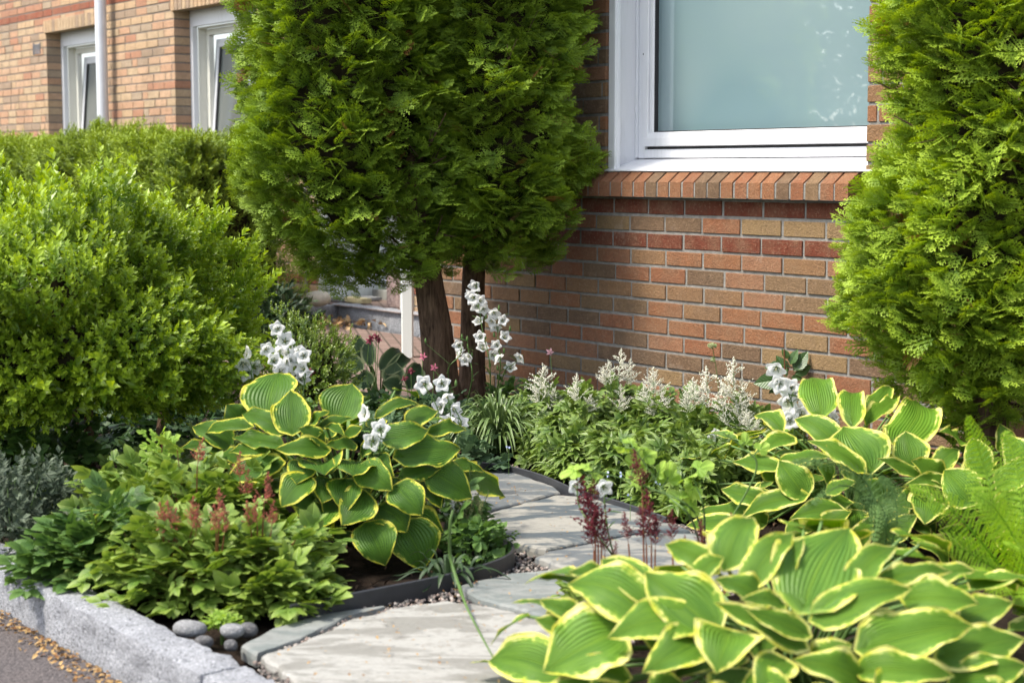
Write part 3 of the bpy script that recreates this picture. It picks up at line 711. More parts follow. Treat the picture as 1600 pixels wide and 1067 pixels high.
# ------------------------------------------------------------------ templates
def spray_tmpl(seed, nb=9, flat=.12):
    """thuja spray: a flat fan of scaly branchlets; y forward, z up"""
    g = np.random.default_rng(seed); v = []; f = []; uv = []
    def seg(a, d, L, w, t0, t1):
        d = d / np.linalg.norm(d); s = np.array([-d[1], d[0], 0]); k = len(v); a = np.array(a); z = g.uniform(-.012, .012)
        m = a + d * L * .55
        for p, tt in ((a - s * w * .4, t0), (m - s * w * .6 + [0, 0, z], (t0 + t1) / 2), (a + d * L, t1), (m + s * w * .6 + [0, 0, z], (t0 + t1) / 2)):
            q = p.copy(); q[2] -= flat * (q[1] ** 2) + .25 * q[0] ** 2; v.append(q); uv.append((.5, min(1, tt)))
        f.append((k, k + 1, k + 2, k + 3))
    seg(np.array([0, 0, 0.]), np.array([g.uniform(-.06, .06), 1, 0]), 1.0, .045, 0, 1)
    for i in range(nb):
        t = .10 + .84 * i / nb; sd = 1 if i % 2 else -1
        L = (.62 * (1 - t) + .14) * g.uniform(.8, 1.15); an = radians(g.uniform(38, 52))
        d = np.array([sd * sin(an), cos(an), 0]); a = np.array([0, t, 0]); seg(a, d, L, .05, t, t + L * .8)
        ns = int(L / .085)
        for j in range(ns):
            u = (j + .8) / (ns + .6); s2 = 1 if j % 2 else -1; an2 = radians(38) * s2
            d2 = np.array([d[0] * cos(an2) - d[1] * sin(an2), d[0] * sin(an2) + d[1] * cos(an2), 0]); l2 = .16 * (1.15 - u) * g.uniform(.7, 1.3) + .03
            seg(a + d * L * u, d2, l2, .042, t + L * u * .8, t + L * u + l2)
    return np.array(v), [np.array(f)], np.array(uv)
SPR = [spray_tmpl(i) for i in range(5)]
def shoot_tmpl(seed, n=9, leaf=.22, wid=.55, spread=55, L=1.0, pair=True, up=.1):
    """leafy twig: pairs of small oval leaves along y"""
    g = np.random.default_rng(seed); lv, lf, luv = leaf_tmpl(2, wid, .25, .12)
    V = []; Fq = []; UV = []; k = 0
    for i in range(n):
        t = .12 + .88 * i / (n - 1)
        for sd in ((-1, 1) if pair else ((-1) ** i,)):
            a = radians(spread * (1 - .45 * t) + g.uniform(-12, 12)); ro = g.uniform(0, pi) if i % 2 else g.uniform(0, pi) + pi / 2
            d = np.array([sd * sin(a), cos(a), 0]); R = np.array([[cos(ro), 0, sin(ro)], [0, 1, 0], [-sin(ro), 0, cos(ro)]]); d = R @ d
            nn = nrm(np.array([0, 1, 0.]) + rvec(1)[0] * .3); fr = frames(d[None], nn[None])[0]
            s = leaf * (1 - .35 * abs(t - .5)) * g.uniform(.75, 1.15)
            V.append((lv * s) @ fr.T + [0, t * L, 0]); Fq.append(lf[0] + k); UV.append(np.c_[luv[:, 0], np.full(len(luv), t) * .8 + luv[:, 1] * .2]); k += len(lv)
    return np.concatenate(V), [np.concatenate(Fq)], np.concatenate(UV)
def multi(mb, tmpls, d, nrmv, T, S, rnd):
    R = frames(d, nrmv); k = rng.integers(0, len(tmpls), len(T)); S = np.asarray(S)
    for i, t in enumerate(tmpls):
        m = k == i
        if m.any(): scatter(mb, t, R[m], T[m], S[m], rnd[m])
# ------------------------------------------------------------------ thujas
M_BARK = None
def barkmat(name, a, b):
    m, nt, out = newmat(name); g = G(nt); pos = g.geo()
    st = g.n('ShaderNodeMapping', inp={0: pos, 3: (1, 1, .12)}).outputs[0]
    n = g.noise(st, 75, 5, .7, .4); n2 = g.noise(pos, 14, 3)
    col = g.ramp(g.math('ADD', g.math('MULTIPLY', n, .75), g.math('MULTIPLY', n2, .25)), [(.35, a), (.5, tuple((x + y) / 2 for x, y in zip(a, b))), (.68, b)])
    nt.links.new(g.pbr(col, .95, g.bump(n, 1, .012), .1), out.inputs[0]); return m
M_BARK = barkmat('fibrous_bark', (.045, .028, .02), (.21, .135, .09))
M_THUJA = leafmat('thuja_scale_leaves', (.044, .100, .010), (.085, .165, .016), (.235, .345, .033), .55, .22, .3, tipstart=.2, dead=(.008, (.20, .10, .03)))
M_THUJA2 = leafmat('thuja_light_scale_leaves', (.072, .15, .012), (.125, .235, .020), (.32, .44, .04), .55, .25, .3, tipstart=.2, dead=(.010, (.22, .12, .04)))
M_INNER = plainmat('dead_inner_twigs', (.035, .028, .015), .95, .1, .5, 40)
def thuja(label, cen, prof, trunk, mats, nspr, seed, size=(.055, .125), zs=(.5, 2.6), clampwall=True, asp=(1, 1), group=None):
    """prof: list (z, radius, dx, dy)"""
    g = np.random.default_rng(seed); root = thing('thuja_tree', label, 'tree', (trunk[0][0], trunk[0][1], 0), group)
    pz = [p[0] for p in prof]
    def ax(z): return np.interp(z, pz, [p[1] for p in prof]), np.interp(z, pz, [p[2] for p in prof]) + cen[0], np.interp(z, pz, [p[3] for p in prof]) + cen[1]
    # sample centres proportional to radius
    z = g.uniform(pz[0], pz[-1], nspr * 3); r, _, _ = ax(z); keep = g.random(len(z)) < r / max(p[1] for p in prof); z = z[keep][:nspr]; n = len(z)
    th = g.uniform(0, 2 * pi, n); r, x0, y0 = ax(z)
    rad = np.stack([np.cos(th) * asp[0], np.sin(th) * asp[1], 0 * th], -1)
    P = np.stack([x0, y0, z], -1) + rad * r[:, None]
    nz = Noise(seed, 10); bump = nz(P * [1, 1, .7], 3.2) * .055 + Noise(seed + 1, 10)(P, 8) * .028
    lay = g.random(n); depth = np.where(lay < .68, g.uniform(-.02, .06, n), g.uniform(.06, .24, n))
    P = P + rad * (bump - depth)[:, None] - UP * np.maximum(0, (pz[0] + .25 - z) * .0)[:, None]
    P[:, 2] += np.clip(1 - (z - pz[0]) / .30, 0, 1) * (nz(P * [1, 1, 0], 3.5) * .06 + Noise(seed + 7)(P * [1, 1, 0], 9) * .035)
    out = nrm(rad)
    n_loc = nrm(np.stack([nz(P, 5), Noise(seed + 2)(P, 5), Noise(seed + 3)(P, 5)], -1))
    d = nrm(out * g.uniform(.55, 1.1, n)[:, None] + UP * (g.normal(size=n) * .24 + .30)[:, None] + np.cross(out, UP) * (g.normal(size=n) * .55)[:, None] + n_loc * .25)
    nn = nrm(UP * 1.0 + np.cross(out, UP) * (g.normal(size=n) * .75)[:, None] + n_loc * .5 + out * .35)
    S = g.uniform(size[0], size[1], n); P = P - d * (S * .55)[:, None]
    if clampwall:
        off = (P - P0) @ N; s_ = (P - P0) @ U; k = (off < .05) & (s_ > s_end - .1); P[k] += N * (.05 - off[k] + g.uniform(0, .05, k.sum()))[:, None]
        dn = d @ N; off = (P - P0) @ N; k = (off + dn * S < .01) & (s_ > s_end - .1); d[k] = nrm(d[k] - N * (dn[k] - .02)[:, None])
    rn = np.clip(.5 + nz(P, 1.8) * .22 + g.normal(size=n) * .15, 0, .985); rn[g.random(n) < .015] = 1
    mb = MB(); multi(mb, SPR, d, nn, P, S, rn)
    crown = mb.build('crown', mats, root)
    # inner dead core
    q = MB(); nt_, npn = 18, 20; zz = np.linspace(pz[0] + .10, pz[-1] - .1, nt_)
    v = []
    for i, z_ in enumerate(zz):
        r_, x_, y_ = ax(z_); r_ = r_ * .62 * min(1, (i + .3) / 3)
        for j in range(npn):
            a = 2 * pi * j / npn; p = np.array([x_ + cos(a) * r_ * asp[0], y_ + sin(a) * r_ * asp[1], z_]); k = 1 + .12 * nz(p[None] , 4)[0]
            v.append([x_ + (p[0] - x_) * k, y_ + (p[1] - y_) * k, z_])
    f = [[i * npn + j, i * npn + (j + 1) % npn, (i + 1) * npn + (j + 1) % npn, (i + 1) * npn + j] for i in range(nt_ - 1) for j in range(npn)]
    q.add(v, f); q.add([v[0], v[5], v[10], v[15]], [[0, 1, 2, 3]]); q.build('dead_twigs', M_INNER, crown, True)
    # trunk and limbs
    q = MB(); C_ = curve([t[:3] for t in trunk], 8); rr = np.interp(np.linspace(0, 1, len(C_)), np.linspace(0, 1, len(trunk)), [t[3] for t in trunk])
    sg = 20; tube(q, C_, rr, sg)
    vv = q.v[-1]; ctr = np.repeat(C_, sg, 0); dirs = nrm(vv - ctr); an = np.arctan2(dirs[:, 1], dirs[:, 0])
    q.v[-1] = (vv + dirs * (np.sin(an * 5 + vv[:, 2] * 2) * .006 + np.sin(an * 3 + 1) * .006 + np.maximum(0, .1 - vv[:, 2]) * .25 * (1 + .5 * np.sin(an * 4)))[:, None]).astype(np.float32)
    q.build('trunk', M_BARK, root, True)
    q = MB()
    for i in range(34):
        z0 = g.uniform(pz[0] - .02, pz[0] + 1.0); i0 = int(np.argmin(abs(C_[:, 2] - z0))); a = C_[i0]; t = g.uniform(0, 2 * pi)
        dd = np.array([cos(t), sin(t), g.uniform(-.15, .8)]); L = g.uniform(.2, .42)
        pts = [a, a + dd * L * .5 + [0, 0, -.02], a + dd * L + [0, 0, g.uniform(-.02, .08)]]
        tube(q, curve(pts, 4), np.linspace(.009, .002, 9), 5)
        for _ in range(3):
            b = a + dd * L * g.uniform(.4, .9); tube(q, [b, b + g.normal(size=3) * .06 + dd * .05], [.0025, .001], 4)
    q.build('limb', M_BARK, root, True)
    return root
YA, YB, YC = 7.72, 7.75, 5.42
def px2(x, Y): return (x - 800) * Y / F
def zz(y, Y): return EYE + (265 - y) * Y / F
def prof_from(rows, Y, cx):
    """rows: (y, xl, xr) photo outline -> (z, r, dx, 0)"""
    out = []
    for (y, xl, xr) in rows:
        out.append((zz(y, Y), (px2(xr, Y) - px2(xl, Y)) / 2, (px2(xl, Y) + px2(xr, Y)) / 2 - cx, 0))
    return sorted(out)
cA = px2(545, YA); cB = px2(800, YB); cC = px2(1560, YC)
profA = prof_from([(435, 520, 650), (400, 480, 690), (350, 415, 705), (300, 388, 715), (240, 384, 720), (150, 386, 720), (60, 386, 715), (-50, 388, 715), (-200, 400, 700), (-420, 450, 660), (-560, 530, 590)], YA, cA)
profB = prof_from([(405, 700, 835), (380, 675, 870), (340, 660, 892), (300, 655, 905), (250, 650, 918), (180, 645, 898), (90, 640, 905), (0, 640, 920), (-100, 640, 925), (-250, 660, 900), (-420, 700, 850), (-560, 760, 800)], YB, cB)
profC = prof_from([(635, 1450, 1640), (600, 1410, 1720), (550, 1378, 1770), (500, 1355, 1795), (440, 1342, 1805), (380, 1350, 1800), (320, 1372, 1780), (240, 1382, 1760), (150, 1394, 1740), (60, 1400, 1725), (-60, 1408, 1710), (-250, 1450, 1680), (-500, 1510, 1610), (-600, 1545, 1575)], YC, cC)
tA = gp(693, 640, 0); tB = gp(737, 628, 0)
thuja('dense dark green thuja on a thick leaning trunk, left half of the big pair', (cA, YA), profA,
      [(tA[0], tA[1] - .0, -.06, .086), (tA[0] - .03, tA[1], .3, .072), (tA[0] - .075, tA[1] - .03, .62, .060), (tA[0] - .15, tA[1] - .08, 1.2, .05), (cA + .05, YA, 2.3, .02)], M_THUJA, 12500, 21, asp=(1, .95), group='thujas along the house wall')
thuja('dense dark green thuja on a straight dark trunk against the wall, beside the window', (cB, YB), profB,
      [(tB[0], tB[1] + .0, -.06, .064), (tB[0], tB[1], .35, .052), (tB[0] + .03, tB[1] - .1, .8, .045), (cB, YB, 1.4, .035), (cB, YB, 2.3, .015)], M_THUJA, 10500, 22, asp=(1, .8), group='thujas along the house wall')
thuja('bright yellow green thuja cut by the right edge of the photo', (cC, YC), profC,
      [(cC - .03, YC + .05, -.06, .07), (cC, YC + .03, .5, .06), (cC, YC, 1.2, .045), (cC, YC, 2.1, .02)], M_THUJA2, 12500, 23, size=(.05, .115), asp=(1, .85), group='thujas along the house wall')
# hanging bits: low side tufts on the right of the middle thuja and small dead twig clusters
# ------------------------------------------------------------------ box bushes and hedge
BOXT = [shoot_tmpl(i, n=9, leaf=.25, wid=.54) for i in range(40, 44)]
YEWT = [shoot_tmpl(i, n=11, leaf=.30, wid=.24, spread=60) for i in range(50, 53)]
M_BOX = leafmat('box_leaves', (.040, .12, .007), (.078, .185, .010), (.33, .45, .035), .38, .30, .5, tipstart=.15, dead=(.006, (.35, .25, .12)))
M_BOX2 = leafmat('small_box_leaves', (.05, .11, .016), (.09, .17, .02), (.22, .30, .04), .3, .2, .6, tipstart=.3)
M_YEW = leafmat('yew_needles', (.06, .12, .008), (.10, .18, .012), (.25, .34, .025), .5, .2, .35, tipstart=.35)
def bush(name, label, cen, rad, n, tm, mat, size, seed, pw=2.4, stems=(), up=.45, spikes=0, cat='bush', zmin=0.03, lump=.07, lf=3.0, depth=.2, group=None, core=True, under=.6, sel=None):
    g = np.random.default_rng(seed); root = thing(name, label, cat, (cen[0], cen[1], 0), group); rad = np.array(rad, float); cen = np.array(cen, float)
    d0 = nrm(g.normal(size=(n, 3))); d0 = d0[(d0[:, 2] > -.75)]; n = len(d0)
    k = (np.abs(d0) ** pw).sum(1) ** (-1 / pw); nz = Noise(seed, 10)
    base = d0 * k[:, None] * rad
    lumpv = nz(base + cen, lf) * lump + Noise(seed + 5, 10)(base + cen, lf * 2.6) * lump * .45
    dep = np.where(g.random(n) < .6, g.uniform(0, .05, n), g.uniform(.05, depth, n))
    P = cen + base * (1 + (lumpv)[:, None] / rad.mean()) - nrm(base) * dep[:, None]
    nn_ = nrm(base / rad ** 2)
    d = nrm(nn_ + UP * up + g.normal(size=(n, 3)) * .35)
    S = g.uniform(size[0], size[1], n)
    if spikes:
        k = (g.random(n) < spikes) & (dep < .05); P[k] += nn_[k] * .0 + d[k] * .02; S[k] *= g.uniform(1.3, 1.9, k.sum()); d[k] = nrm(nn_[k] + UP * .9 + g.normal(size=(k.sum(), 3)) * .25)
    P = P - d * (S * .5)[:, None]
    ok = P[:, 2] > zmin
    if sel is not None: ok &= sel(P)
    P, d, S, dep = P[ok], d[ok], S[ok], dep[ok]; n = len(P)
    rn = np.clip(.5 + nz(P, 2.5) * .2 + g.normal(size=n) * .17, 0, .99)
    mb = MB(); multi(mb, tm, d, rvec(n), P, S, rn); fol = mb.build('foliage', mat, root)
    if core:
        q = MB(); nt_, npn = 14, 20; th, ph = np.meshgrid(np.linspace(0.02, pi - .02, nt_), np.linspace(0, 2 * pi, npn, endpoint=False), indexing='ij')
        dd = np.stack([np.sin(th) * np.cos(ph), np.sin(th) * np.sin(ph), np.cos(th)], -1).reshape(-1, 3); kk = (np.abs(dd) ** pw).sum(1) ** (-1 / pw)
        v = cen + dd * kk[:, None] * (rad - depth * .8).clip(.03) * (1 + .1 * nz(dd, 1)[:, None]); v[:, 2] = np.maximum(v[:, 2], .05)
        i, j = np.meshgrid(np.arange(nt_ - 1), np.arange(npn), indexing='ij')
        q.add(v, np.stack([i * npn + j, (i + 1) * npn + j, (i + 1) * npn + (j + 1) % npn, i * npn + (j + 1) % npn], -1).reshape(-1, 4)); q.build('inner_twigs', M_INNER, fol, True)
    q = MB()
    for (a, b, r0) in stems:
        C_ = curve([a, (np.array(a) * .55 + np.array(b) * .45) + g.normal(size=3) * .015, b], 6); tube(q, C_, np.linspace(r0, r0 * .5, len(C_)), 10)
    if stems: q.build('stem', M_BARK, root, True)
    return root
bc = np.array([px2(85, 5.75), 5.75, .59])
st = gp(112, 715, 0); st2 = gp(140, 712, 0)
bush('box_bush', 'big round box bush with bright yellow green new leaves at left', bc, (.57, .48, .45), 12000, BOXT, M_BOX, (.06, .105), 31, pw=2.2,
     stems=[((st[0], st[1], -.05), (st[0] - .01, st[1], .6), .030), ((st2[0], st2[1], -.05), (st2[0] + .06, st2[1], .6), .022), ((st2[0] + .25, st2[1], -.05), (st2[0] + .35, st2[1], .5), .018)], spikes=.16, zmin=.17, lump=.085, lf=2.2, depth=.22)
b2 = at(487, 562, 7.3)
bush('small_box_bush', 'small glossy box bush between the white bellflowers and the porch', (b2[0], b2[1], .22), (.19, .19, .23), 1700, BOXT, M_BOX2, (.035, .06), 32, depth=.12, lump=.035, lf=6)
# low branch of leaves by the porch (second small bush in the shade at left of the porch)
b3 = at(462, 470, 10.2)
bush('shade_shrub', 'dark broadleaved shrub in the shade left of the granite porch edging', (b3[0] - .22, b3[1], .16), (.26, .25, .20), 500, [shoot_tmpl(61, n=5, leaf=.5, wid=.4)], leafmat('shade_shrub_leaves', (.015, .035, .012), (.03, .06, .02), None, .5, .1, .3), (.10, .16), 33, depth=.2)
# yew hedge: a long clipped box shape
def hedge(label, s0, s1, o0, o1, ztop, n, seed):
    g = np.random.default_rng(seed); c = W((s0 + s1) / 2, (o0 + o1) / 2, 0); root = thing('yew_hedge', label, 'hedge', c)
    L, D = s1 - s0, o1 - o0; nz = Noise(seed, 10)
    areas = np.array([L * D * 1.2, L * ztop, D * ztop]); k = g.choice(3, n, p=areas / areas.sum()); a, b = g.random(n), g.random(n)
    P = np.zeros((n, 3)); Nn = np.zeros((n, 3))
    m = k == 0; P[m] = np.c_[s0 + L * a[m], o0 + D * b[m], np.full(m.sum(), ztop)]; Nn[m] = UP
    m = k == 1; P[m] = np.c_[s0 + L * a[m], np.full(m.sum(), o1), ztop * (1 - b[m] ** 1.6)]; Nn[m] = N
    m = k == 2; P[m] = np.c_[np.full(m.sum(), s1), o0 + D * a[m], ztop * (1 - b[m] ** 1.3)]; Nn[m] = U
    # rounded shoulders
    P = wf(P); dep = np.where(g.random(n) < .6, g.uniform(0, .04, n), g.uniform(.04, .2, n))
    sh = np.maximum(0, (P[:, 2] - ztop + .15)) / .15
    off = (P - P0) @ N; m = (k == 1); P[m] -= N * (sh[m] ** 2 * .10)[:, None]
    P = P + Nn * (nz(P, 1.6) * .05 + Noise(seed + 1)(P, 5) * .03 - dep)[:, None]
    d = nrm(Nn + UP * .7 + g.normal(size=(n, 3)) * .3); S = g.uniform(.09, .17, n)
    mb = MB(); multi(mb, YEWT, d, rvec(n), P - d * (S * .5)[:, None], S, np.clip(.5 + nz(P, 2) * .25 + g.normal(size=n) * .15, 0, 1)); fol = mb.build('foliage', M_YEW, root)
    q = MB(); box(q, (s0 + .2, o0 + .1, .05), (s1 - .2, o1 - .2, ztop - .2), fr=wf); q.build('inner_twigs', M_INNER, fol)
    return root
sh1 = so_(at(352, 260, 11.6))[0]
hedge('clipped yew hedge below the two far windows behind the box bush', -13.2, sh1, ROFF + .55, ROFF + 1.45, 1.30, 15000, 35)
# ------------------------------------------------------------------ hostas
def hostamat(name, g1, g2, edge, edge2, thr=.74, amp=.30, glow=.2):
    m, nt, out = newmat(name); g = G(nt); uv = g.sep(g.uv()); r = g.attr(); pos = g.geo()
    v = g.math('MULTIPLY', g.math('ABSOLUTE', g.math('SUBTRACT', uv[0], .5)), 2.0); t = uv[1]
    # rays run with the veins
    vec = g.comb(g.math('MULTIPLY', uv[0], 16.0), g.math('MULTIPLY', t, 2.6), g.math('MULTIPLY', r, 40))
    n = g.noise(vec, 1.0, 3, .6); n2 = g.noise(g.comb(g.math('MULTIPLY', uv[0], 5.0), g.math('MULTIPLY', t, 5), g.math('MULTIPLY', r, 17)), 1.0, 2)
    e = g.math('ADD', g.math('ADD', v, g.math('MULTIPLY', g.math('SUBTRACT', g.math('FRACT', g.math('MULTIPLY', r, 13.7)), .55), .13)), g.math('MULTIPLY', g.math('SUBTRACT', n, .5), amp)); e = g.math('ADD', e, g.math('MULTIPLY', g.math('SUBTRACT', n2, .5), amp * .9))
    n5 = g.noise(g.comb(g.math('MULTIPLY', v, 5.0), g.math('MULTIPLY', t, 13), g.math('ADD', g.math('MULTIPLY', r, 31), g.math('MULTIPLY', g.math('GREATER_THAN', uv[0], .5), 9))), 1.0, 3, .6); e = g.math('ADD', e, g.math('MULTIPLY', g.math('SUBTRACT', n5, .5), amp * 1.3)); e = g.math('ADD', e, g.math('MULTIPLY', g.mr(t, .75, 1, 0, 1), .35))
    f = g.mr(e, thr - .02, thr + .08, 0, 1)
    green = g.mix(g.mr(g.noise(vec, .7, 2), .3, .7, 0, 1), g1, g2)
    green = g.mix(g.mr(r, 0, 1, 0, .3), green, (g2[0] * 1.35, g2[1] * 1.3, g2[2] * .9))
    # paler feathering next to the margin
    green = g.mix(g.math('MULTIPLY', g.mr(e, thr - .16, thr, 0, 1), .55), green, (g2[0] * 1.9, g2[1] * 1.6, g2[2] * 1.3))
    ye = g.mix(g.mr(n2, .35, .65, 0, 1), edge, edge2)
    col = g.mix(f, green, ye)
    col = g.mix(g.math('MULTIPLY', g.mr(v, 0, .035, 1, 0), .5), col, (g2[0] * 2.0, g2[1] * 1.7, g2[2] * 1.5))
    brown = g.mr(g.math('ADD', v, g.math('MULTIPLY', g.noise(pos, 60, 3), .08)), 1.025, 1.04, 0, 1)
    spots = g.mr(g.noise(pos, 210, 2), .76, .80, 0, .7)
    col = g.mix(g.math('MAXIMUM', brown, spots), col, (.22, .13, .05))
    vein = g.math('COSINE', g.math('MULTIPLY', g.math('POWER', v, .85), 8.2 * 2 * pi))
    cross = g.noise(g.comb(g.math('MULTIPLY', uv[0], 22.0), g.math('MULTIPLY', t, 45), r), 1.0, 2)
    h = g.math('ADD', g.math('MULTIPLY', vein, g.math('SUBTRACT', .55, g.math('MULTIPLY', v, .3))), g.math('MULTIPLY', cross, .5))
    nor = g.bump(h, .75, .0035)
    p = g.pbr(col, .45, nor, .32)
    hs = g.n('ShaderNodeHueSaturation', inp={'Color': col, 'Value': 1.45, 'Saturation': 1.15, 'Hue': .488})
    tr = g.n('ShaderNodeBsdfTranslucent', inp={'Color': hs.outputs[0]}); g.set(tr, 'Normal', nor)
    mx = g.n('ShaderNodeMixShader', inp={0: glow, 1: p, 2: tr.outputs[0]}); nt.links.new(mx.outputs[0], out.inputs[0]); return m
M_HOSTA = hostamat('variegated_hosta_leaf', (.036, .100, .010), (.066, .150, .014), (.56, .54, .03), (.64, .62, .10), .85, .40)
M_HOSTA_F = hostamat('variegated_hosta_leaf_front', (.060, .150, .014), (.105, .215, .020), (.60, .60, .06), (.72, .71, .24), .80, .42)
M_HOSTA_D = hostamat('dark_hosta_leaf', (.035, .070, .032), (.06, .105, .05), (.30, .34, .17), (.24, .28, .14), .76, .2, .1)
M_STALK = plainmat('leaf_stalk', (.12, .22, .05), .45, .4, .3, 20)
NT, NV = 15, 15
_t = np.linspace(0, 1, NT); _prof = (_t ** .46) * (1 - _t) ** .92; _prof /= _prof.max()
_prof = np.where(_t > .85, _prof * (1 - .18 * (_t - .85) / .15), _prof)
def blade(mb, base, tip, width, nh, rnd, fold=.16, arch=.10, wave=.03, lobe=.12, g=rng, roll=0.0, droop=0.0):
    base = np.asarray(base, float); tip = np.asarray(tip, float); ax = tip - base; L = np.linalg.norm(ax)
    fr = frames(ax[None], np.asarray(nh, float)[None])[0]
    if roll: 
        c, s = cos(roll), sin(roll); fr = fr @ np.array([[c, 0, s], [0, 1, 0], [-s, 0, c]])
    T_, V_ = np.meshgrid(_t, np.linspace(-1, 1, NV), indexing='ij'); a = np.abs(V_)
    hw = (width / 2) * _prof[:, None] * (1 + .05 * np.sin(T_ * 9 + rnd * 30) * np.sign(V_))
    X = hw * V_
    Y = L * (T_ - lobe * a ** 1.6 * (1 - T_) ** 5 * (1 if lobe else 0))
    Z = fold * np.sqrt(X ** 2 + (.10 * width) ** 2) - fold * .1 * width
    Z = Z + arch * L * 4 * T_ * (1 - T_) - droop * L * T_ ** 3
    ph = rnd * 20; k1 = 1.1 + 1.1 * ((rnd * 7) % 1)
    Z = Z + wave * L * a ** 2.2 * (np.sin(T_ * 2 * pi * k1 + ph + V_ * .8) + .22 * np.sin(T_ * 2 * pi * (k1 * 2.1) + ph * 2 - V_)) * np.sin(pi * np.clip(T_ * 1.05, 0, 1)) ** .5
    Z = Z + .0035 * np.cos(a ** .85 * 8.2 * 2 * pi) * (1 - a * .6) * 0
    bend = g.normal() * .05; X = X + bend * L * np.sin(pi * T_ * .9)
    P = np.stack([X, Y, Z], -1).reshape(-1, 3) @ fr.T + base
    i, j = np.meshgrid(np.arange(NT - 1), np.arange(NV - 1), indexing='ij')
    q = np.stack([i * NV + j, i * NV + j + 1, (i + 1) * NV + j + 1, (i + 1) * NV + j], -1).reshape(-1, 4)
    uv = np.stack([V_.ravel() * .5 + .5, T_.ravel()], -1)
    mb.add(P, q, uv, rnd)
def ellhit(px, py, cen, rad):
    v = ray(px, py); o = (CAMP - cen) / rad; d = v / rad
    A = d @ d; B = 2 * o @ d; C_ = o @ o - 1; D = B * B - 4 * A * C_
    if D > 0: t = (-B - math.sqrt(D)) / (2 * A)
    else: t = -B / (2 * A)
    return CAMP + v * t, D > 0
def hosta(label, cen, rad, leaves, org, scl, mat, seed, group, nfill=26, fillL=(.10, .17), cat='plant', name='hosta', back=True, fillw=.85, wmul=1.3, fold=.16, wave=.03):
    g = np.random.default_rng(seed); cen = np.array(cen, float); rad = np.array(rad, float)
    root = thing(name, label, cat, (cen[0], cen[1], 0), group); mb = MB(); sk = MB(); crownp = np.array([cen[0], cen[1], 0.0])
    def stalk(b, d):
        mid = crownp * .5 + b * .5 + UP * .05; a = crownp + (b - crownp) * [.12, .12, 0]; a[2] = -.03
        if b[2] < .02: return
        tube(sk, curve([a, mid, b + nrm(d) * .004], 5), np.linspace(.0045, .0035, 11), 6)
    for i, lf in enumerate(leaves):
        bx, by, tx, ty, w = lf[:5]; k = lf[5] if len(lf) > 5 else 0
        b, h1 = ellhit(org[0] + bx / scl, org[1] + by / scl, cen, rad * .93); t, h2 = ellhit(org[0] + tx / scl, org[1] + ty / scl, cen, rad * 1.04)
        jit = g.normal() * .015 - (.05 if k == 'u' else 0); b = CAMP + (b - CAMP) * (1 - jit / 5); t = CAMP + (t - CAMP) * (1 - jit / 5)
        Y = (b[1] + t[1]) / 2; wd = w / scl * Y / F; L = np.linalg.norm(t - b)
        if L < wd * .95:      # foreshortened: the tip comes forward
            need = wd * 1.12; vx = ray(org[0] + tx / scl, org[1] + ty / scl); ex = math.sqrt(max(0, need ** 2 - L ** 2)) * .55; t = t - nrm(vx) * ex; b = b + nrm(ray(org[0] + bx / scl, org[1] + by / scl)) * ex * .6
        m = (b + t) / 2; nh = nrm((m - cen) / rad ** 2); nh = nrm(nh * .8 + UP * .5 + nrm(CAMP - m) * .75); wd *= wmul
        blade(mb, b, t, wd, nh, float(g.random()), fold * g.uniform(.6, 2.6), g.uniform(.04, .17), wave * g.uniform(.8, 2.8), .12, g)
        stalk(b, b - t)
    for i in range(nfill):   # inner, lower and far-side leaves
        th = g.uniform(0, 2 * pi) if back else g.uniform(pi * .95, 2.05 * pi); el = g.uniform(.02, 1.15)
        far = sin(th) > 0.1
        s = g.uniform(.80, .95) if far else g.uniform(.52, .72)
        d = np.array([cos(th) * cos(el), sin(th) * cos(el), sin(el)]); p = cen + d * rad * s
        o = nrm(np.array([d[0], d[1], 0])); L = g.uniform(*fillL) * (1 if far else .8); t = p + (o * g.uniform(.5, .9) - UP * g.uniform(-.1, .5)) * L
        if t[2] < .02: t[2] = .02
        blade(mb, p, t, np.linalg.norm(t - p) * fillw, nrm(d / rad ** 2 + UP * .8), float(g.random()), fold, .08, wave, .12, g); stalk(p, p - t)
    mb.build('foliage', mat, root, True); sk.build('stalk', M_STALK, root, True)
    return root
HG = 'yellow edged hostas'
LH = [(425,232,478,38,212),(545,318,535,120,150),(765,258,835,88,172),(300,290,225,190,118,'u'),(500,318,300,238,92),(335,300,120,335,72),(482,384,252,345,74),(704,408,460,402,92),
 (442,436,235,425,62),(482,478,210,560,118),(604,474,562,574,120),(690,478,702,532,172),(852,468,835,534,172),(612,540,490,685,132),(722,556,680,664,135,'u'),(800,560,802,714,138),
 (888,622,775,768,150),(690,682,630,810,190),(660,762,655,852,160,'u'),(872,498,1028,604,135),(1045,590,1172,722,150),(968,690,1090,810,150),(905,775,992,966,172),(1075,770,1172,992,205),
 (1110,725,1272,806,120,'u'),(1205,512,1410,640,165),(1345,540,1570,638,130),(1060,442,1352,398,138),(1075,535,1264,498,76),(985,352,1198,305,124),(960,250,1165,200,56),(1100,275,1245,222,90),
 (1210,330,1385,318,66),(640,275,725,222,60),(692,365,568,308,70),(842,388,698,388,58),(790,345,885,296,60),(712,300,795,345,46),(680,300,835,252,56),(1315,482,1468,518,56),(1160,575,1255,690,95,'u'),
 (190,420,0,402,74),(240,380,60,300,112,'u'),(330,452,175,445,66),(500,450,300,420,60,'u'),(640,640,500,660,90,'u'),(600,410,690,330,80,'u'),(1000,560,1060,640,90,'u'),(950,440,1040,540,80,'u'),(560,300,640,230,70,'u'),(880,420,960,380,80,'u'),(760,640,700,740,110,'u')]
cH = np.array([px2(537, 5.1), 5.1, .02])
hosta('round hosta clump with green leaves edged yellow left of the flagstone path', cH, (.47, .46, .47), LH, (280, 570), 3.077, M_HOSTA, 71, HG, 40)
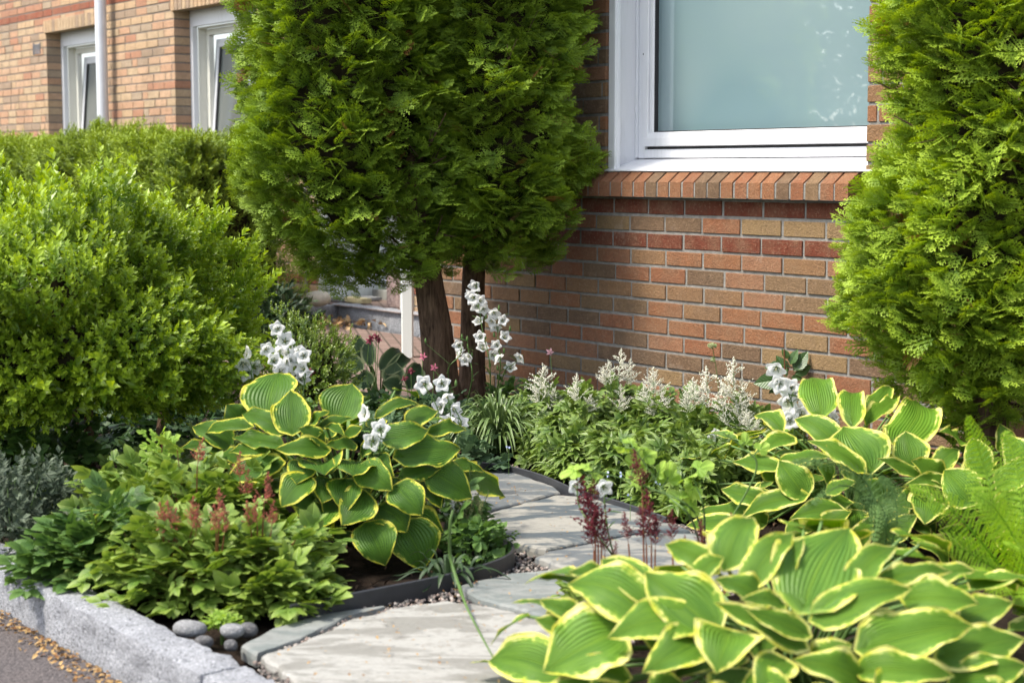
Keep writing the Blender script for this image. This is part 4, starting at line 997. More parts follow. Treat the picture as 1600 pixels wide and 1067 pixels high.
FH = [(960,308,1098,84,215),(735,195,820,54,115),(800,240,930,95,88),(695,372,498,208,150),(505,335,272,250,140),(540,300,372,172,92),(645,350,388,405,120),(420,385,200,500,200),(250,500,40,475,130),(745,390,702,505,165),
 (665,405,488,500,120),(1130,530,925,465,100),(950,425,698,300,74),(965,390,788,315,66),(1140,430,1455,368,140),(1005,345,1278,262,108),(1262,290,1470,300,105),(1425,345,1570,300,84),(1365,455,1605,405,116),(1100,250,1238,138,76),
 (875,220,962,112,70),(700,205,556,130,86),(1130,500,1400,512,94),(1400,535,1610,480,96),(315,345,190,290,56),(300,390,178,345,60),(395,232,275,208,60),(895,305,772,290,56),(1180,245,1395,212,60),(440,520,250,530,70),
 (800,530,940,560,90),(850,300,700,230,80,'u'),(1250,400,1120,330,90,'u'),(560,430,470,360,80,'u'),(1000,480,1100,420,90,'u'),(640,250,730,170,80,'u'),(900,470,820,560,100),(1250,540,1150,600,110),(600,540,500,590,110),(340,560,200,600,120),(1450,580,1600,600,120),(760,560,700,620,110),(1050,560,1000,640,110),(300,440,220,400,80,'u'),(1330,240,1460,210,60,'u'),(1500,500,1620,540,90),(460,250,380,300,80,'u')]
cF = np.array([px2(1245, 3.45), 3.45, .0])
hosta('largest hosta clump with cream edged leaves in the bottom right foreground', cF, (.66, .52, .40), FH, (740, 780), 1.8605, M_HOSTA_F, 72, HG, 75, (.13, .2))
BH = [(735,405,535,282,120),(880,515,768,312,225),(1015,395,1080,188,178),(1085,485,1055,335,140),(1235,565,1075,470,128),(580,632,466,470,128),(480,490,705,455,66),(455,500,248,478,86),(805,312,812,168,104),
 (660,262,612,88,140),(888,252,975,125,84),(880,300,992,190,74),(525,372,348,440,94),(475,330,345,270,84),(845,515,598,378,84),(1115,552,915,462,64),(1285,605,1038,588,74),(1150,655,1140,768,150),(575,640,288,742,88),
 (335,690,88,700,66),(305,780,35,775,84),(745,700,515,745,86),(695,612,825,568,66),(1305,425,1200,335,104),(1500,425,1488,300,96),(395,662,198,600,86),(1235,935,1068,860,96),(660,805,805,708,88),(820,860,905,720,84),
 (980,830,1110,720,90),(1300,700,1450,640,100),(1330,560,1470,480,100),(1400,800,1550,730,110),(440,560,420,470,80,'u'),(700,560,640,500,90,'u'),(950,640,860,560,90,'u'),(1100,640,1000,680,90,'u'),(600,780,500,840,80),(400,760,300,700,80,'u'),(1200,500,1300,420,90,'u'),(780,660,700,740,80,'u'),(1340,880,1200,800,100,'u')]
cB_ = np.array([px2(1325, 5.25), 5.25, .0])
hosta('wide hosta clump with yellow edged leaves below the right thuja, behind the dark fern', cB_, (.52, .55, .38), BH, (1060, 560), 2.963, M_HOSTA_F, 73, HG, 85, (.13, .19))
RH = [(60,160,30,70,56),(150,150,110,60,56),(100,190,200,120,60),(200,230,250,140,64),(30,230,-40,150,80),(240,270,340,190,90),(320,230,360,110,90),(140,260,160,170,90)]
cR = np.array([px2(1590, 5.0), 5.0, .0])
hosta('hosta clump at the right edge under the thuja behind the tall fern', cR, (.34, .35, .36), RH, (1500, 640), 1.6, M_HOSTA_F, 74, HG, 26)
DH = [(60,150,20,60,60),(120,120,95,20,70),(150,150,150,50,60),(200,170,270,80,60),(230,190,330,130,60),(110,170,10,130,70),(160,220,60,240,80),(240,230,260,140,90),(320,250,370,150,80),(280,260,200,230,90),(60,210,0,190,60)]
DH = [tuple(list(a[:4]) + [a[4] * .9]) for a in DH]
cD = np.array([px2(592, 7.7), 7.7, .0])
hosta('low hosta with dark ribbed leaves and thin pale edges in front of the porch', cD, (.19, .2, .30), DH, (525, 515), 2.8, M_HOSTA_D, 75, None, 10, (.08, .13))
# ------------------------------------------------------------------ small leafy perennials
LV4 = leaf_tmpl(4, .62, .22, .18)
def compose(parts):
    V = []; Q = []; UVs = []; k = 0
    for (tm, M_, t) in parts:
        v, f, uv = tm; v = v @ M_.T + t; V.append(v); Q.append(f[0] + k); UVs.append(uv); k += len(v)
    return np.concatenate(V), [np.concatenate(Q)], np.concatenate(UVs)
def lobed(seed=0, nl=3, notch=.42, n=26):
    """leaf with rounded lobes, outline fan"""
    g = np.random.default_rng(seed); a = np.linspace(-2.5, 2.5, n); r = .62 * (1 - .15 * np.abs(a) / 2.5) * (notch + (1 - notch) * np.abs(np.cos(a * nl / 2 * 1.0)) ** .6) * (1 + .05 * g.normal(size=n))
    v = [(0, .12, 0)]; uv = [(.5, 0)]
    for q, rr in zip(a, r): v.append((rr * sin(q), .35 + rr * cos(q), -.25 * rr ** 2 + .05 * sin(q * 6))); uv.append((.5 + .5 * sin(q), .5 + .5 * cos(q)))
    f = np.array([(0, i + 1, i + 2) for i in range(n - 1)])[:, ::-1]
    return np.array(v), [f], np.array(uv)
def palm(seed, n=6, L=.8, wid=.34, leaf=None):
    g = np.random.default_rng(seed); ps = []; base = leaf or leaf_tmpl(4, wid, .25, .35)
    for i in range(n):
        a = radians(-120 + 240 * i / (n - 1) + g.uniform(-8, 8)); el = g.uniform(-.15, .2)
        d = np.array([[sin(a) * cos(el), cos(a) * cos(el), sin(el)]]); fr = frames(d, np.array([[0, 0, 1.]]))[0]; ps.append((base, fr * L * g.uniform(.8, 1.1) * (1 - .25 * abs(a) / 2), np.array([0, .12, 0])))
    return compose(ps)
def compound(seed, n=3, wid=.62, L=.42, lf=None):
    """pinnate leaf: n pairs and an end leaflet; y forward"""
    g = np.random.default_rng(seed); ps = []; lf = lf or leaf_tmpl(4, wid * 1.12, .12, .15)
    for i in range(n):
        y = .25 + .5 * i / max(1, n - 1)
        for sd in (-1, 1):
            a = sd * radians(g.uniform(50, 70)); d = np.array([[sin(a), cos(a), g.uniform(-.15, .1)]]); fr = frames(d, np.array([[0, 0, 1.]]))[0]; ps.append((lf, fr * L * g.uniform(.8, 1.1), np.array([0, y, 0])))
    ps.append((lf, frames(np.array([[g.uniform(-.1, .1), 1, -.1]]), np.array([[0, 0, 1.]]))[0] * L * 1.1, np.array([0, .82, 0])))
    return compose(ps)
PALM = [palm(i) for i in range(4)]
COMP = [compound(i + 10, 3) for i in range(3)] + [compound(i + 20, 2, .7, .5) for i in range(2)]
LOBE = [lobed(i) for i in range(3)]
TRI = [compound(30, 1, .9, .55, lobed(5)) , compound(31, 1, .9, .55, lobed(6))]
M_PAL = leafmat('glossy_palmate_leaves', (.07, .14, .022), (.13, .215, .038), (.22, .31, .065), .35, .22, .6, veins=True)
M_COMP = leafmat('astilbe_leaves', (.085, .165, .022), (.15, .24, .034), (.26, .35, .07), .42, .25, .45, veins=True)
M_COMPD = leafmat('mid_green_leaves', (.035, .09, .02), (.07, .145, .03), (.11, .2, .04), .45, .22, .4, veins=True)
M_BLUEG = leafmat('blue_green_leaves', (.035, .075, .035), (.075, .13, .06), None, .6, .15, .3)
M_GREYG = leafmat('grey_green_leaves', (.035, .055, .035), (.07, .10, .065), (.11, .14, .09), .6, .15, .3)
M_LIME = leafmat('lime_green_leaves', (.18, .31, .04), (.26, .41, .06), (.34, .48, .09), .5, .35, .3, veins=True)
M_STEM = plainmat('green_stems', (.10, .18, .045), .5, .4, .3, 30)
M_REDST = plainmat('reddish_stems', (.20, .07, .035), .5, .4, .3, 30)
def mound(name, label, cat, cen, rad, n, tm, mat, size, seed, group=None, up=.5, stems=12, stemmat=None, zmin=.01, flatn=.6, depth=.5, jit=.35):
    """leafy perennial: leaves over and through a low dome, stems from the middle"""
    g = np.random.default_rng(seed); cen = np.array(cen, float); rad = np.array(rad, float); root = thing(name, label, cat, (cen[0], cen[1], 0), group)
    th = g.uniform(0, 2 * pi, n); el = np.arcsin(g.uniform(-.05, 1, n)); s = 1 - depth * g.random(n) ** 1.6; nz = Noise(seed, 8)
    d0 = np.stack([np.cos(th) * np.cos(el), np.sin(th) * np.cos(el), np.sin(el)], -1)
    P = cen + d0 * rad * s[:, None] * (1 + .13 * nz(d0, .8))[:, None]
    out = nrm(d0 * [1, 1, .3]); d = nrm(out + UP * (up * g.normal(size=n) * .5 + up * .4)[:, None] + g.normal(size=(n, 3)) * jit)
    nn = nrm(UP * (1 + 0 * th)[:, None] * .9 + nrm(d0 / rad ** 2) * flatn + g.normal(size=(n, 3)) * .3)
    S = g.uniform(size[0], size[1], n); P[:, 2] = np.maximum(P[:, 2], zmin)
    mb = MB(); multi(mb, tm, d, nn, P - d * (S * .4)[:, None], S, np.clip(.5 + .2 * nz(P, 4) + g.normal(size=n) * .18, 0, 1)); mb.build('foliage', mat, root)
    if stems:
        q = MB()
        for i in g.choice(n, min(n, stems), replace=False):
            b = P[i]; a = np.array([cen[0], cen[1], -.04]) + (b - cen) * [.2, .2, 0]; tube(q, curve([a, (a + b) / 2 + UP * .02, b], 4), np.linspace(.0025, .0012, 9), 5)
        q.build('stem', stemmat or M_STEM, root)
    return root
def plume_mesh(seed, h=.2, w=.08, nb=18, dens=1.0, droop=0.15, fs=1.0):
    """astilbe plume standing on +z, made of side sprays covered with tiny florets"""
    g = np.random.default_rng(seed); mb = MB(); tube(mb, [(0, 0, 0), (0.002, 0, h * .5), (0, 0, h)], [.0018, .0014, .0006], 5, .1, 1)
    C_ = []; 
    for i in range(nb):
        t = (i + .5) / nb; z = h * (.12 + .86 * t); L = w * .75 * (1 - t) ** .8 + .006
        for k in range(3):
            a = g.uniform(0, 2 * pi); e = g.uniform(.55, 1.1); d = np.array([cos(a) * cos(e * .8), sin(a) * cos(e * .8), sin(e * .8)])
            l = L * g.uniform(.6, 1.15); p0 = np.array([0, 0, z]); tube(mb, [p0, p0 + d * l], [.0008, .0005], 3, .1, 1)
            for s in np.arange(.12, 1.0, .0045 / l / dens): C_.append(p0 + d * l * s + g.normal(size=3) * .0022)
            for sd in range(2):
                if l < .03 or g.random() < .4: continue
                b = p0 + d * l * g.uniform(.2, .6); d2 = nrm(d + g.normal(size=3) * .45); l2 = l * g.uniform(.3, .5)
                for s in np.arange(0, 1.0, .0045 / l2 / dens): C_.append(b + d2 * l2 * s + g.normal(size=3) * .0018)
    for z in np.linspace(h * .8, h, 14): C_.append(np.array([0, 0, z]) + g.normal(size=3) * .001)
    C_ = np.array(C_); n = len(C_); tv = np.array([(-.5, 0, 0), (0, .35, .2), (.5, 0, 0), (0, -.35, .2), (0, 0, .7), (0, 0, -.5)]); tf = [np.array([(0, 3, 4), (3, 2, 4), (2, 1, 4), (1, 0, 4), (0, 1, 5), (1, 2, 5), (2, 3, 5), (3, 0, 5)])]
    scatter(mb, (tv, tf, np.zeros((6, 2))), frames(g.normal(size=(n, 3)), g.normal(size=(n, 3))), C_, g.uniform(.0032, .0058, n) * fs, g.random(n))
    return mb
def flormat(name, a, b, rough=.7, tr=.25):
    m, nt, out = newmat(name); g = G(nt); col = g.mix(g.attr(), a, b); p = g.pbr(col, rough, None, .2); t = g.n('ShaderNodeBsdfTranslucent', inp={'Color': col})
    mx = g.n('ShaderNodeMixShader', inp={0: tr, 1: p, 2: t.outputs[0]}); nt.links.new(mx.outputs[0], out.inputs[0]); return m
M_PWHITE = flormat('cream_white_florets', (.93, .91, .82), (.98, .97, .92), .7, .6)
M_PRED = flormat('salmon_red_florets', (.32, .075, .055), (.52, .18, .13))
M_PMAR = flormat('maroon_florets', (.10, .012, .022), (.21, .035, .05))
def plume(parent, mesh_obj, tip, base, first, w=1.0, stemmat=M_STEM, ground=None, label=None):
    tip = np.array(tip); base = np.array(base); h = np.linalg.norm(tip - base)
    o = mesh_obj if first else mesh_obj.copy()
    if not first: COL.objects.link(o)
    o.parent = parent; pl = np.array(parent.location)
    o.location = tuple(base - pl); o.rotation_euler = Vector(tuple(tip - base)).to_track_quat('Z', 'Y').to_euler(); s = h / .2; o.scale = (s * w, s * w, s)
    return o
PL_W = []
def plume_src(seed, mats, **kw):
    mb = plume_mesh(seed, **kw); o = mb.build('plume', mats); return [o, True]
SRC_W = [plume_src(80 + i, [M_PWHITE, M_STEM], w=.15, nb=12, dens=.75, fs=1.4) for i in range(3)]
SRC_R = [plume_src(90 + i, [M_PRED, M_REDST], w=.10, nb=11, dens=.6, fs=1.5) for i in range(2)]
SRC_M = [plume_src(95 + i, [M_PMAR, M_REDST], w=.09, nb=13, dens=.7, fs=1.6) for i in range(2)]
def use(src, parent, tip, base, w=1.0):
    s = src[int(rng.integers(0, len(src)))]; o = plume(parent, s[0], tip, base, s[1], w); s[1] = False; return o
# white astilbes along the wall: (ground px, plumes [(tip, base)], label)
WA = [((858, 700), 7.05, [((848, 568), (852, 622)), ((868, 604), (862, 640)), ((835, 600), (846, 630))], 'white astilbe with one narrow plume, leftmost of the row along the wall'),
      ((905, 712), 6.9, [((901, 583), (903, 628)), ((925, 615), (915, 640))], 'white astilbe with a short creamy plume, second from the left along the wall'),
      ((962, 705), 7.0, [((971, 545), (966, 596)), ((950, 562), (954, 598)), ((986, 560), (978, 598)), ((970, 600), (968, 642)), ((942, 572), (948, 598))], 'white astilbe with a cluster of five plumes near the middle of the row'),
      ((1022, 720), 6.7, [((1020, 574), (1022, 618)), ((1034, 600), (1030, 642)), ((1005, 600), (1012, 625)), ((1018, 625), (1022, 645))], 'white astilbe just left of the densest white plumes'),
      ((1085, 735), 6.5, [((1082, 590), (1086, 632)), ((1103, 572), (1108, 640)), ((1070, 612), (1078, 640))], 'white astilbe with two slim plumes left of the tallest white plume'),
      ((1148, 745), 6.35, [((1146, 558), (1147, 628)), ((1128, 600), (1134, 645)), ((1160, 590), (1156, 640)), ((1150, 625), (1150, 668)), ((1165, 622), (1160, 664)), ((1133, 632), (1138, 660))], 'white astilbe with the tallest and fullest white plumes left of the white bellflowers'),
      ((1185, 760), 6.2, [((1182, 655), (1184, 682)), ((1166, 640), (1172, 668))], 'white astilbe with the lowest small plumes beside the hosta leaves')]
for i, (g0, Y, pls, lab) in enumerate(WA):
    b = at(g0[0], g0[1] - 30, Y); root = mound('white_astilbe', lab, 'plant', (b[0], b[1], .02), (.16, .16, .19), 130, PALM[:2] + COMP[:2], M_PAL, (.055, .095), 100 + i, 'white astilbes along the wall', stems=10)
    for (t, q) in pls: 
        use(SRC_W, root, at(t[0], t[1], Y - .14), at(q[0], q[1] + 10, Y - .14), 1.05)
        pb = at(q[0], q[1], Y); s = MB(); tube(s, curve([(b[0], b[1], 0), (b[0] * .4 + pb[0] * .6, b[1], pb[2] * .5), pb], 5), np.linspace(.003, .0018, 11), 5); s.build('stem', M_STEM, root)
# palmate ground perennials in front of them
PG = [(860, 722), (905, 738), (945, 742), (990, 755), (1035, 768), (1090, 770), (1140, 785), (1195, 790), (900, 715), (1010, 735), (1060, 745), (1110, 745), (1165, 755), (890, 735), (960, 760), (1025, 785), (1090, 800), (815, 700), (1235, 735)]
plab = ['by the far flagstone tip', 'behind the middle of the path', 'below the middle white plumes', 'behind the pale flagstone', 'behind the lime green leaves', 'below the tallest plumes', 'left of the wide hosta', 'touching the wide hosta leaves',
        'below the second white astilbe', 'in the centre of the bed', 'right of the bed centre', 'below the densest plumes', 'under the lowest plumes', 'overhanging the edging strip at left', 'overhanging the edging strip in the middle', 'above the right end of the edging strip', 'beside the maroon astilbe tops', 'below the grassy clump', 'in front of the right bellflower']
for i, (x, y) in enumerate(PG):
    p = gp(x, y, 0); Rr = rng.uniform(.11, .145)
    mound('leafy_perennial', 'low glossy perennial with fingered dark leaves, ' + plab[i], 'plant', (p[0], p[1], .0), (Rr, Rr, rng.uniform(.15, .20)), 150, PALM, M_PAL, (.05, .085), 130 + i, 'low leafy perennials in the path bed', stems=8)
# forget-me-not specks
M_FMN = plainmat('pale_blue_petals', (.45, .52, .80), .7)
# ------------------------------------------------------------------ bellflowers
def bell_mesh(seed, R=.0235, L=.023):
    g = np.random.default_rng(seed); n = 40; th = np.arange(n) * 2 * pi / n; rows = [(.0, .18), (.12, .45), (.32, .62), (.55, .70), (.75, .82), (.9, 1.05), (1.0, 1.38)]
    V = []; 
    for i, (t, r) in enumerate(rows):
        lob = np.abs(((5 * th / (2 * pi)) % 1) * 2 - 1) ; k = max(0, (i - 3)) / 3
        rr = R * r * (1 - k * .34 * (1 - lob ** 1.1)); z = L * (t - k * .22 * (1 - lob) + .03 * g.normal()) - (.004 if i == 6 else 0)
        V.append(np.stack([rr * np.cos(th), rr * np.sin(th), z * np.ones(n)], -1))
    V = np.concatenate(V); m = len(rows)
    i, j = np.meshgrid(np.arange(m - 1), np.arange(n), indexing='ij'); q = np.stack([i * n + j, i * n + (j + 1) % n, (i + 1) * n + (j + 1) % n, (i + 1) * n + j], -1).reshape(-1, 4)
    mb = MB(); mb.add(V, q, None, .8)
    tube(mb, [(0, 0, .004), (0, 0, L * .7)], [.0016, .0022], 6, .3, 1); tube(mb, [(0, 0, -.008), (0, 0, .0), (0, 0, .004)], [.002, .005, .004], 7, .3, 2)
    for k in range(5):
        a = k * 2 * pi / 5 + .3; tube(mb, [(cos(a) * .003, sin(a) * .003, 0), (cos(a) * .010, sin(a) * .010, .006), (cos(a) * .012, sin(a) * .012, .013)], [.0016, .0013, .0003], 4, .3, 2)
    return mb
def petalmat():
    m, nt, out = newmat('white_bell_petals'); g = G(nt); pos = g.ob(); n = g.noise(pos, 160, 3); col = g.mix(g.mr(n, .35, .7, 0, 1), (.93, .93, .93), (.88, .88, .90))
    p = g.pbr(col, .6, g.bump(n, .25, .002), .3); t = g.n('ShaderNodeBsdfTranslucent', inp={'Color': (.94, .94, .95, 1)}); mx = g.n('ShaderNodeMixShader', inp={0: .6, 1: p, 2: t.outputs[0]}); nt.links.new(mx.outputs[0], out.inputs[0]); return m
M_PETAL = petalmat(); M_PYEL = plainmat('cream_pistil', (.65, .60, .35), .7)
BELLS = []
for i in range(4):
    o = bell_mesh(200 + i).build('flower', [M_PETAL, M_PYEL, M_STEM], None, True); BELLS.append([o, True])
def bud(mb, p, s=.012): 
    tube(mb, [p, p + UP * s * .3, p + UP * s, p + UP * s * 1.5], [.001, s * .33, s * .28, .0004], 7, .9)
def bellflower(label, base, Y, fl, spine, org, scl, seed, size=1.0, buds=(), group='white bellflowers', foliage=0, spread=.02):
    g = np.random.default_rng(seed); root = thing('bellflower', label, 'flower', (base[0], base[1], 0), group); q = MB()
    for sp in spine:
        pts = [(base[0], base[1], -.02)] + [at(org[0] + x / scl, org[1] + y / scl, Y) for (x, y) in sp]; C_ = curve(pts, 6); tube(q, C_, np.linspace(.0032, .0014, len(C_)), 6)
    allp = np.concatenate([curve([(base[0], base[1], -.02)] + [at(org[0] + x / scl, org[1] + y / scl, Y) for (x, y) in sp], 12) for sp in spine])
    for (x, y) in fl:
        p = at(org[0] + x / scl, org[1] + y / scl, Y + g.uniform(-spread, spread) * 2)
        i = np.argmin(np.linalg.norm(allp - p, axis=1) + np.maximum(0, allp[:, 2] - p[2] + .02) * 2); a = allp[i]
        toc = nrm(CAMP - p); d = nrm(toc * .85 + (p - a) * [9, 9, 0] + g.normal(size=3) * .42 - UP * .05)
        s = BELLS[int(g.integers(0, 4))]; o = s[0] if s[1] else s[0].copy()
        if not s[1]: COL.objects.link(o)
        s[1] = False; o.parent = root; sc = size * g.uniform(.88, 1.12); c = p - d * .018 * sc
        o.location = tuple(c - np.array(root.location)); e = Vector(tuple(d)).to_track_quat('Z', 'Y'); e = e @ __import__('mathutils').Quaternion((0, 0, 1), g.uniform(0, 6.28)); o.rotation_euler = e.to_euler(); o.scale = (sc, sc, sc * g.uniform(.85, 1.1))
        tube(q, curve([a, (a + c) / 2 + [0, 0, .006], c - d * .006], 4), .0011, 5)
    for (x, y) in buds: p = at(org[0] + x / scl, org[1] + y / scl, Y); bud(q, p, .016); i = np.argmin(np.linalg.norm(allp - p, axis=1)); tube(q, [allp[i], p], .0009, 4)
    # narrow leaves on the stems
    n = 10 * len(spine) + foliage; k = g.integers(0, len(allp), n); T = allp[k]
    if foliage: T[:foliage] = np.array([base[0], base[1], .02]) + g.normal(size=(foliage, 3)) * [.03, .03, .01]
    S = g.uniform(.03, .055, n); S[:foliage] *= 2.0
    scatter(q, leaf_tmpl(4, .14, .2, .4), frames(nrm(g.normal(size=(n, 3)) * [1, 1, .2] + UP * .7), nrm(g.normal(size=(n, 3)) * .4 + UP)), T, S, g.random(n), 1)
    q.build('stem', [M_STEM, M_COMPD], root, True); return root
O4, S4 = (350, 380), 3.2
b = gp(765, 655); bellflower('tallest white bellflower spike in front of the thuja trunks', b, 7.1, [(1250,218),(1240,275),(1290,285),(1262,315),(1300,333),(1270,388),(1278,468),(1293,518),(1350,355),(1335,395),(1395,385),(1358,425),(1408,465),(1360,510),(1350,560),(1375,578),(1475,575),(1433,616),(1228,262)],
    [[(1330, 620), (1290, 420), (1262, 215)], [(1380, 640), (1370, 480), (1372, 330)], [(1400, 650), (1440, 610), (1480, 575)]], O4, S4, 301, .95, [(1375, 335), (1330, 620), (1368, 635), (1495, 605), (1400, 550), (1430, 440), (1310, 380), (1350, 470)], foliage=14)
b = gp(722, 650); bellflower('small white bellflower with few blooms just left of the tallest spike', b, 7.2, [(1170,512),(1182,552),(1200,588),(1220,570)], [[(1120, 650), (1180, 560), (1195, 480)], [(1240, 680), (1225, 560), (1218, 490)]], O4, S4, 302, .95, [(1190, 480), (1216, 490), (1240, 570), (1008, 500)], foliage=8)
b = gp(445, 785); bellflower('dense cluster of white bellflowers behind the left hosta beside the box bush', b, 5.5, [(265,428),(305,485),(110,553),(215,532),(280,540),(318,550),(395,560),(330,598),(255,582),(98,612),(160,622),(108,645),(292,640),(325,655),(385,625),(405,650),(392,672),(345,575),(270,625),(370,548)],
    [[(250, 700), (280, 560), (268, 430)], [(330, 700), (330, 590), (308, 480)], [(150, 720), (140, 620), (112, 555)], [(400, 720), (395, 640), (392, 560)]], O4, S4, 303, .98, [(240, 600), (350, 520)], foliage=8)
b = gp(690, 775); bellflower('white bellflower cluster rising over the right edge of the left hosta', b, 5.6, [(995,705),(1090,702),(1115,775),(1070,815),(1160,830),(1110,880),(1187,885)], [[(1070, 930), (1065, 820), (1000, 710)], [(1130, 930), (1125, 800), (1090, 690)], [(1180, 940), (1175, 870), (1150, 820)]], O4, S4, 304, 1.05, [(1160, 715), (1240, 965)], foliage=4)
b = gp(600, 815); bellflower('three white bell flowers hanging over the middle of the left hosta', b, 4.78, [(695,855),(780,925),(740,990)], [[(740, 1050), (745, 960), (700, 860)], [(780, 1040), (785, 980), (785, 925)]], O4, S4, 305, 1.02, [(700, 930)])
O6, S6 = (1100, 380), 3.556
b = gp(1245, 790); bellflower('leaning white bellflower spike between white astilbe and hosta at right', b, 5.4, [(395,712),(413,785),(440,800),(478,795),(520,830),(565,862),(540,850),(470,882),(512,940),(430,1000),(478,985),(545,950),(695,965),(702,1000),(495,965),(500,820)],
    [[(500, 1010), (480, 860), (400, 700)], [(560, 1020), (540, 900), (520, 820)], [(690, 1060), (700, 1000), (690, 955)]], O6, S6, 306, 1.1, [(458, 738), (590, 930)], foliage=6)
b = gp(960, 860); bellflower('two blurred white blooms beside the maroon astilbe', b, 4.35, [(900, 760), (944, 762)], [[(930, 830), (905, 790), (902, 750)], [(950, 830), (945, 790), (944, 755)]], (0, 0), 1.0, 307, .85)
b = gp(1120, 760); bellflower('single small white bloom among the glossy leaves below the white astilbe', b, 5.9, [(1118, 676), (1113, 684)], [[(1120, 720), (1119, 690), (1118, 672)]], (0, 0), 1.0, 308, .6)
b = gp(705, 890); bellflower('two low white blooms under the right side of the left hosta', b, 4.95, [(700, 795), (712, 790)], [[(705, 840), (706, 810), (708, 792)]], (0, 0), 1.0, 309, .8)
for s in BELLS:
    pass
# ------------------------------------------------------------------ columbines
def colmesh():
    mb = MB(); lv = leaf_tmpl(4, .55, .3, .3)
    for k in range(5):
        a = k * 2 * pi / 5; d = np.array([[cos(a), sin(a), .25]]); scatter(mb, lv, frames(d, np.array([[-cos(a) * .2, -sin(a) * .2, 1.]])), np.zeros((1, 3)), np.array([.019]), np.array([.2]))
        d = np.array([[cos(a + .6) * .5, sin(a + .6) * .5, 1]]); scatter(mb, lv, frames(d, np.array([[cos(a + .6), sin(a + .6), 0.]])), np.zeros((1, 3)), np.array([.012]), np.array([.9]))
        tube(mb, [(cos(a + .6) * .003, sin(a + .6) * .003, 0), (cos(a + .6) * .006, sin(a + .6) * .006, -.010), (cos(a + .6) * .003, sin(a + .6) * .003, -.018)], [.0025, .0018, .001], 5, .4)
    for k in range(8): a = rng.uniform(0, 6.28); tube(mb, [(0, 0, 0), (cos(a) * .002, sin(a) * .002, .016)], [.0005, .0008], 4, 1.0)
    return mb
M_COLP = flormat('pink_columbine_petals', (.42, .06, .14), (.75, .45, .50), .6, .3); M_COLD = flormat('dark_pink_columbine_petals', (.20, .03, .06), (.36, .10, .14), .6, .3)
M_COLL = flormat('pale_pink_columbine_petals', (.55, .30, .36), (.70, .50, .54), .6, .3)
CM = {}
def columbine(label, gx, gy, Y, fl, mat, seed, nfol=60, rad=(.15, .15, .14)):
    g = np.random.default_rng(seed); p = at(gx, gy, Y); root = mound('columbine', label, 'flower', (p[0], p[1], .01), rad, nfol, TRI, M_BLUEG, (.05, .08), seed, 'columbines', stems=10, up=.2, flatn=.2, jit=.2, depth=.35)
    q = MB()
    for (x, y) in fl:
        t = at(x, y, Y)
        if mat.name not in CM: CM[mat.name] = colmesh().build('flower', [mat]); o = CM[mat.name]
        else: o = CM[mat.name].copy(); COL.objects.link(o)
        o.parent = root; o.location = tuple(t - np.array(root.location)); o.rotation_euler = Vector(tuple(nrm(nrm(CAMP - t) + g.normal(size=3) * .6 - UP * .3))).to_track_quat('Z', 'Y').to_euler(); o.scale = (1.0,) * 3
        tube(q, curve([(p[0], p[1], 0), (p[0] * .5 + t[0] * .5 + g.normal() * .01, p[1], t[2] * .55), t + [0, 0, .012], t], 5), np.linspace(.002, .001, 16), 5)
    q.build('stem', M_STEM, root); return root
columbine('columbine with bright pink flowers in front of the thick thuja trunk', 665, 668, 7.1, [(661, 557), (678, 574)], M_COLP, 401)
columbine('columbine with small dark pink flowers below the bright pink one', 640, 690, 6.9, [(642, 580), (632, 592), (655, 600)], M_COLD, 402)
columbine('columbine with dark red flowers above the dark hosta', 585, 660, 7.3, [(580, 528), (588, 526), (577, 533), (592, 531)], M_COLD, 403)
columbine('columbine with one pale pink flower against the brick wall', 860, 650, 7.3, [(859, 550)], M_COLL, 404, 30)
columbine('columbine with red pink flowers among the white bells by the box bush', 405, 690, 6.3, [(397, 551), (403, 549), (412, 555), (416, 571), (404, 585), (486, 582)], M_COLD, 405, 40)
# low blue green foliage between trunk and hosta
BG = [(530, 700, 'behind the upright hosta leaf'), (590, 700, 'in front of the dark hosta'), (640, 720, 'behind the bellflower cluster'), (700, 700, 'left of the grassy clump'), (560, 665, 'at the foot of the small box bush'), (730, 735, 'between hosta tips and grassy clump'), (480, 680, 'below the small box bush'), (735, 690, 'at the foot of the grassy clump'), (620, 665, 'left of the thick trunk'), (690, 655, 'at the foot of the thick trunk'), (790, 640, 'under the straight trunk'), (1240, 680, 'under the right bellflower'), (900, 665, 'against the wall behind the left astilbes'), (1000, 672, 'against the wall behind the middle astilbes'), (1080, 680, 'against the wall behind the right astilbes')]
for i, (x, y, l) in enumerate(BG):
    p = gp(x, y, 0); mound('cranesbill', 'low lobed leaf ground plant ' + l, 'plant', (p[0], p[1], 0), (.16, .16, .12 + (.06 if i > 10 else 0)), 80, TRI + LOBE, M_BLUEG if i % 2 else M_COMPD, (.045, .075), 430 + i, 'lobed leaf ground plants', stems=8, up=.2, flatn=.2, jit=.2)
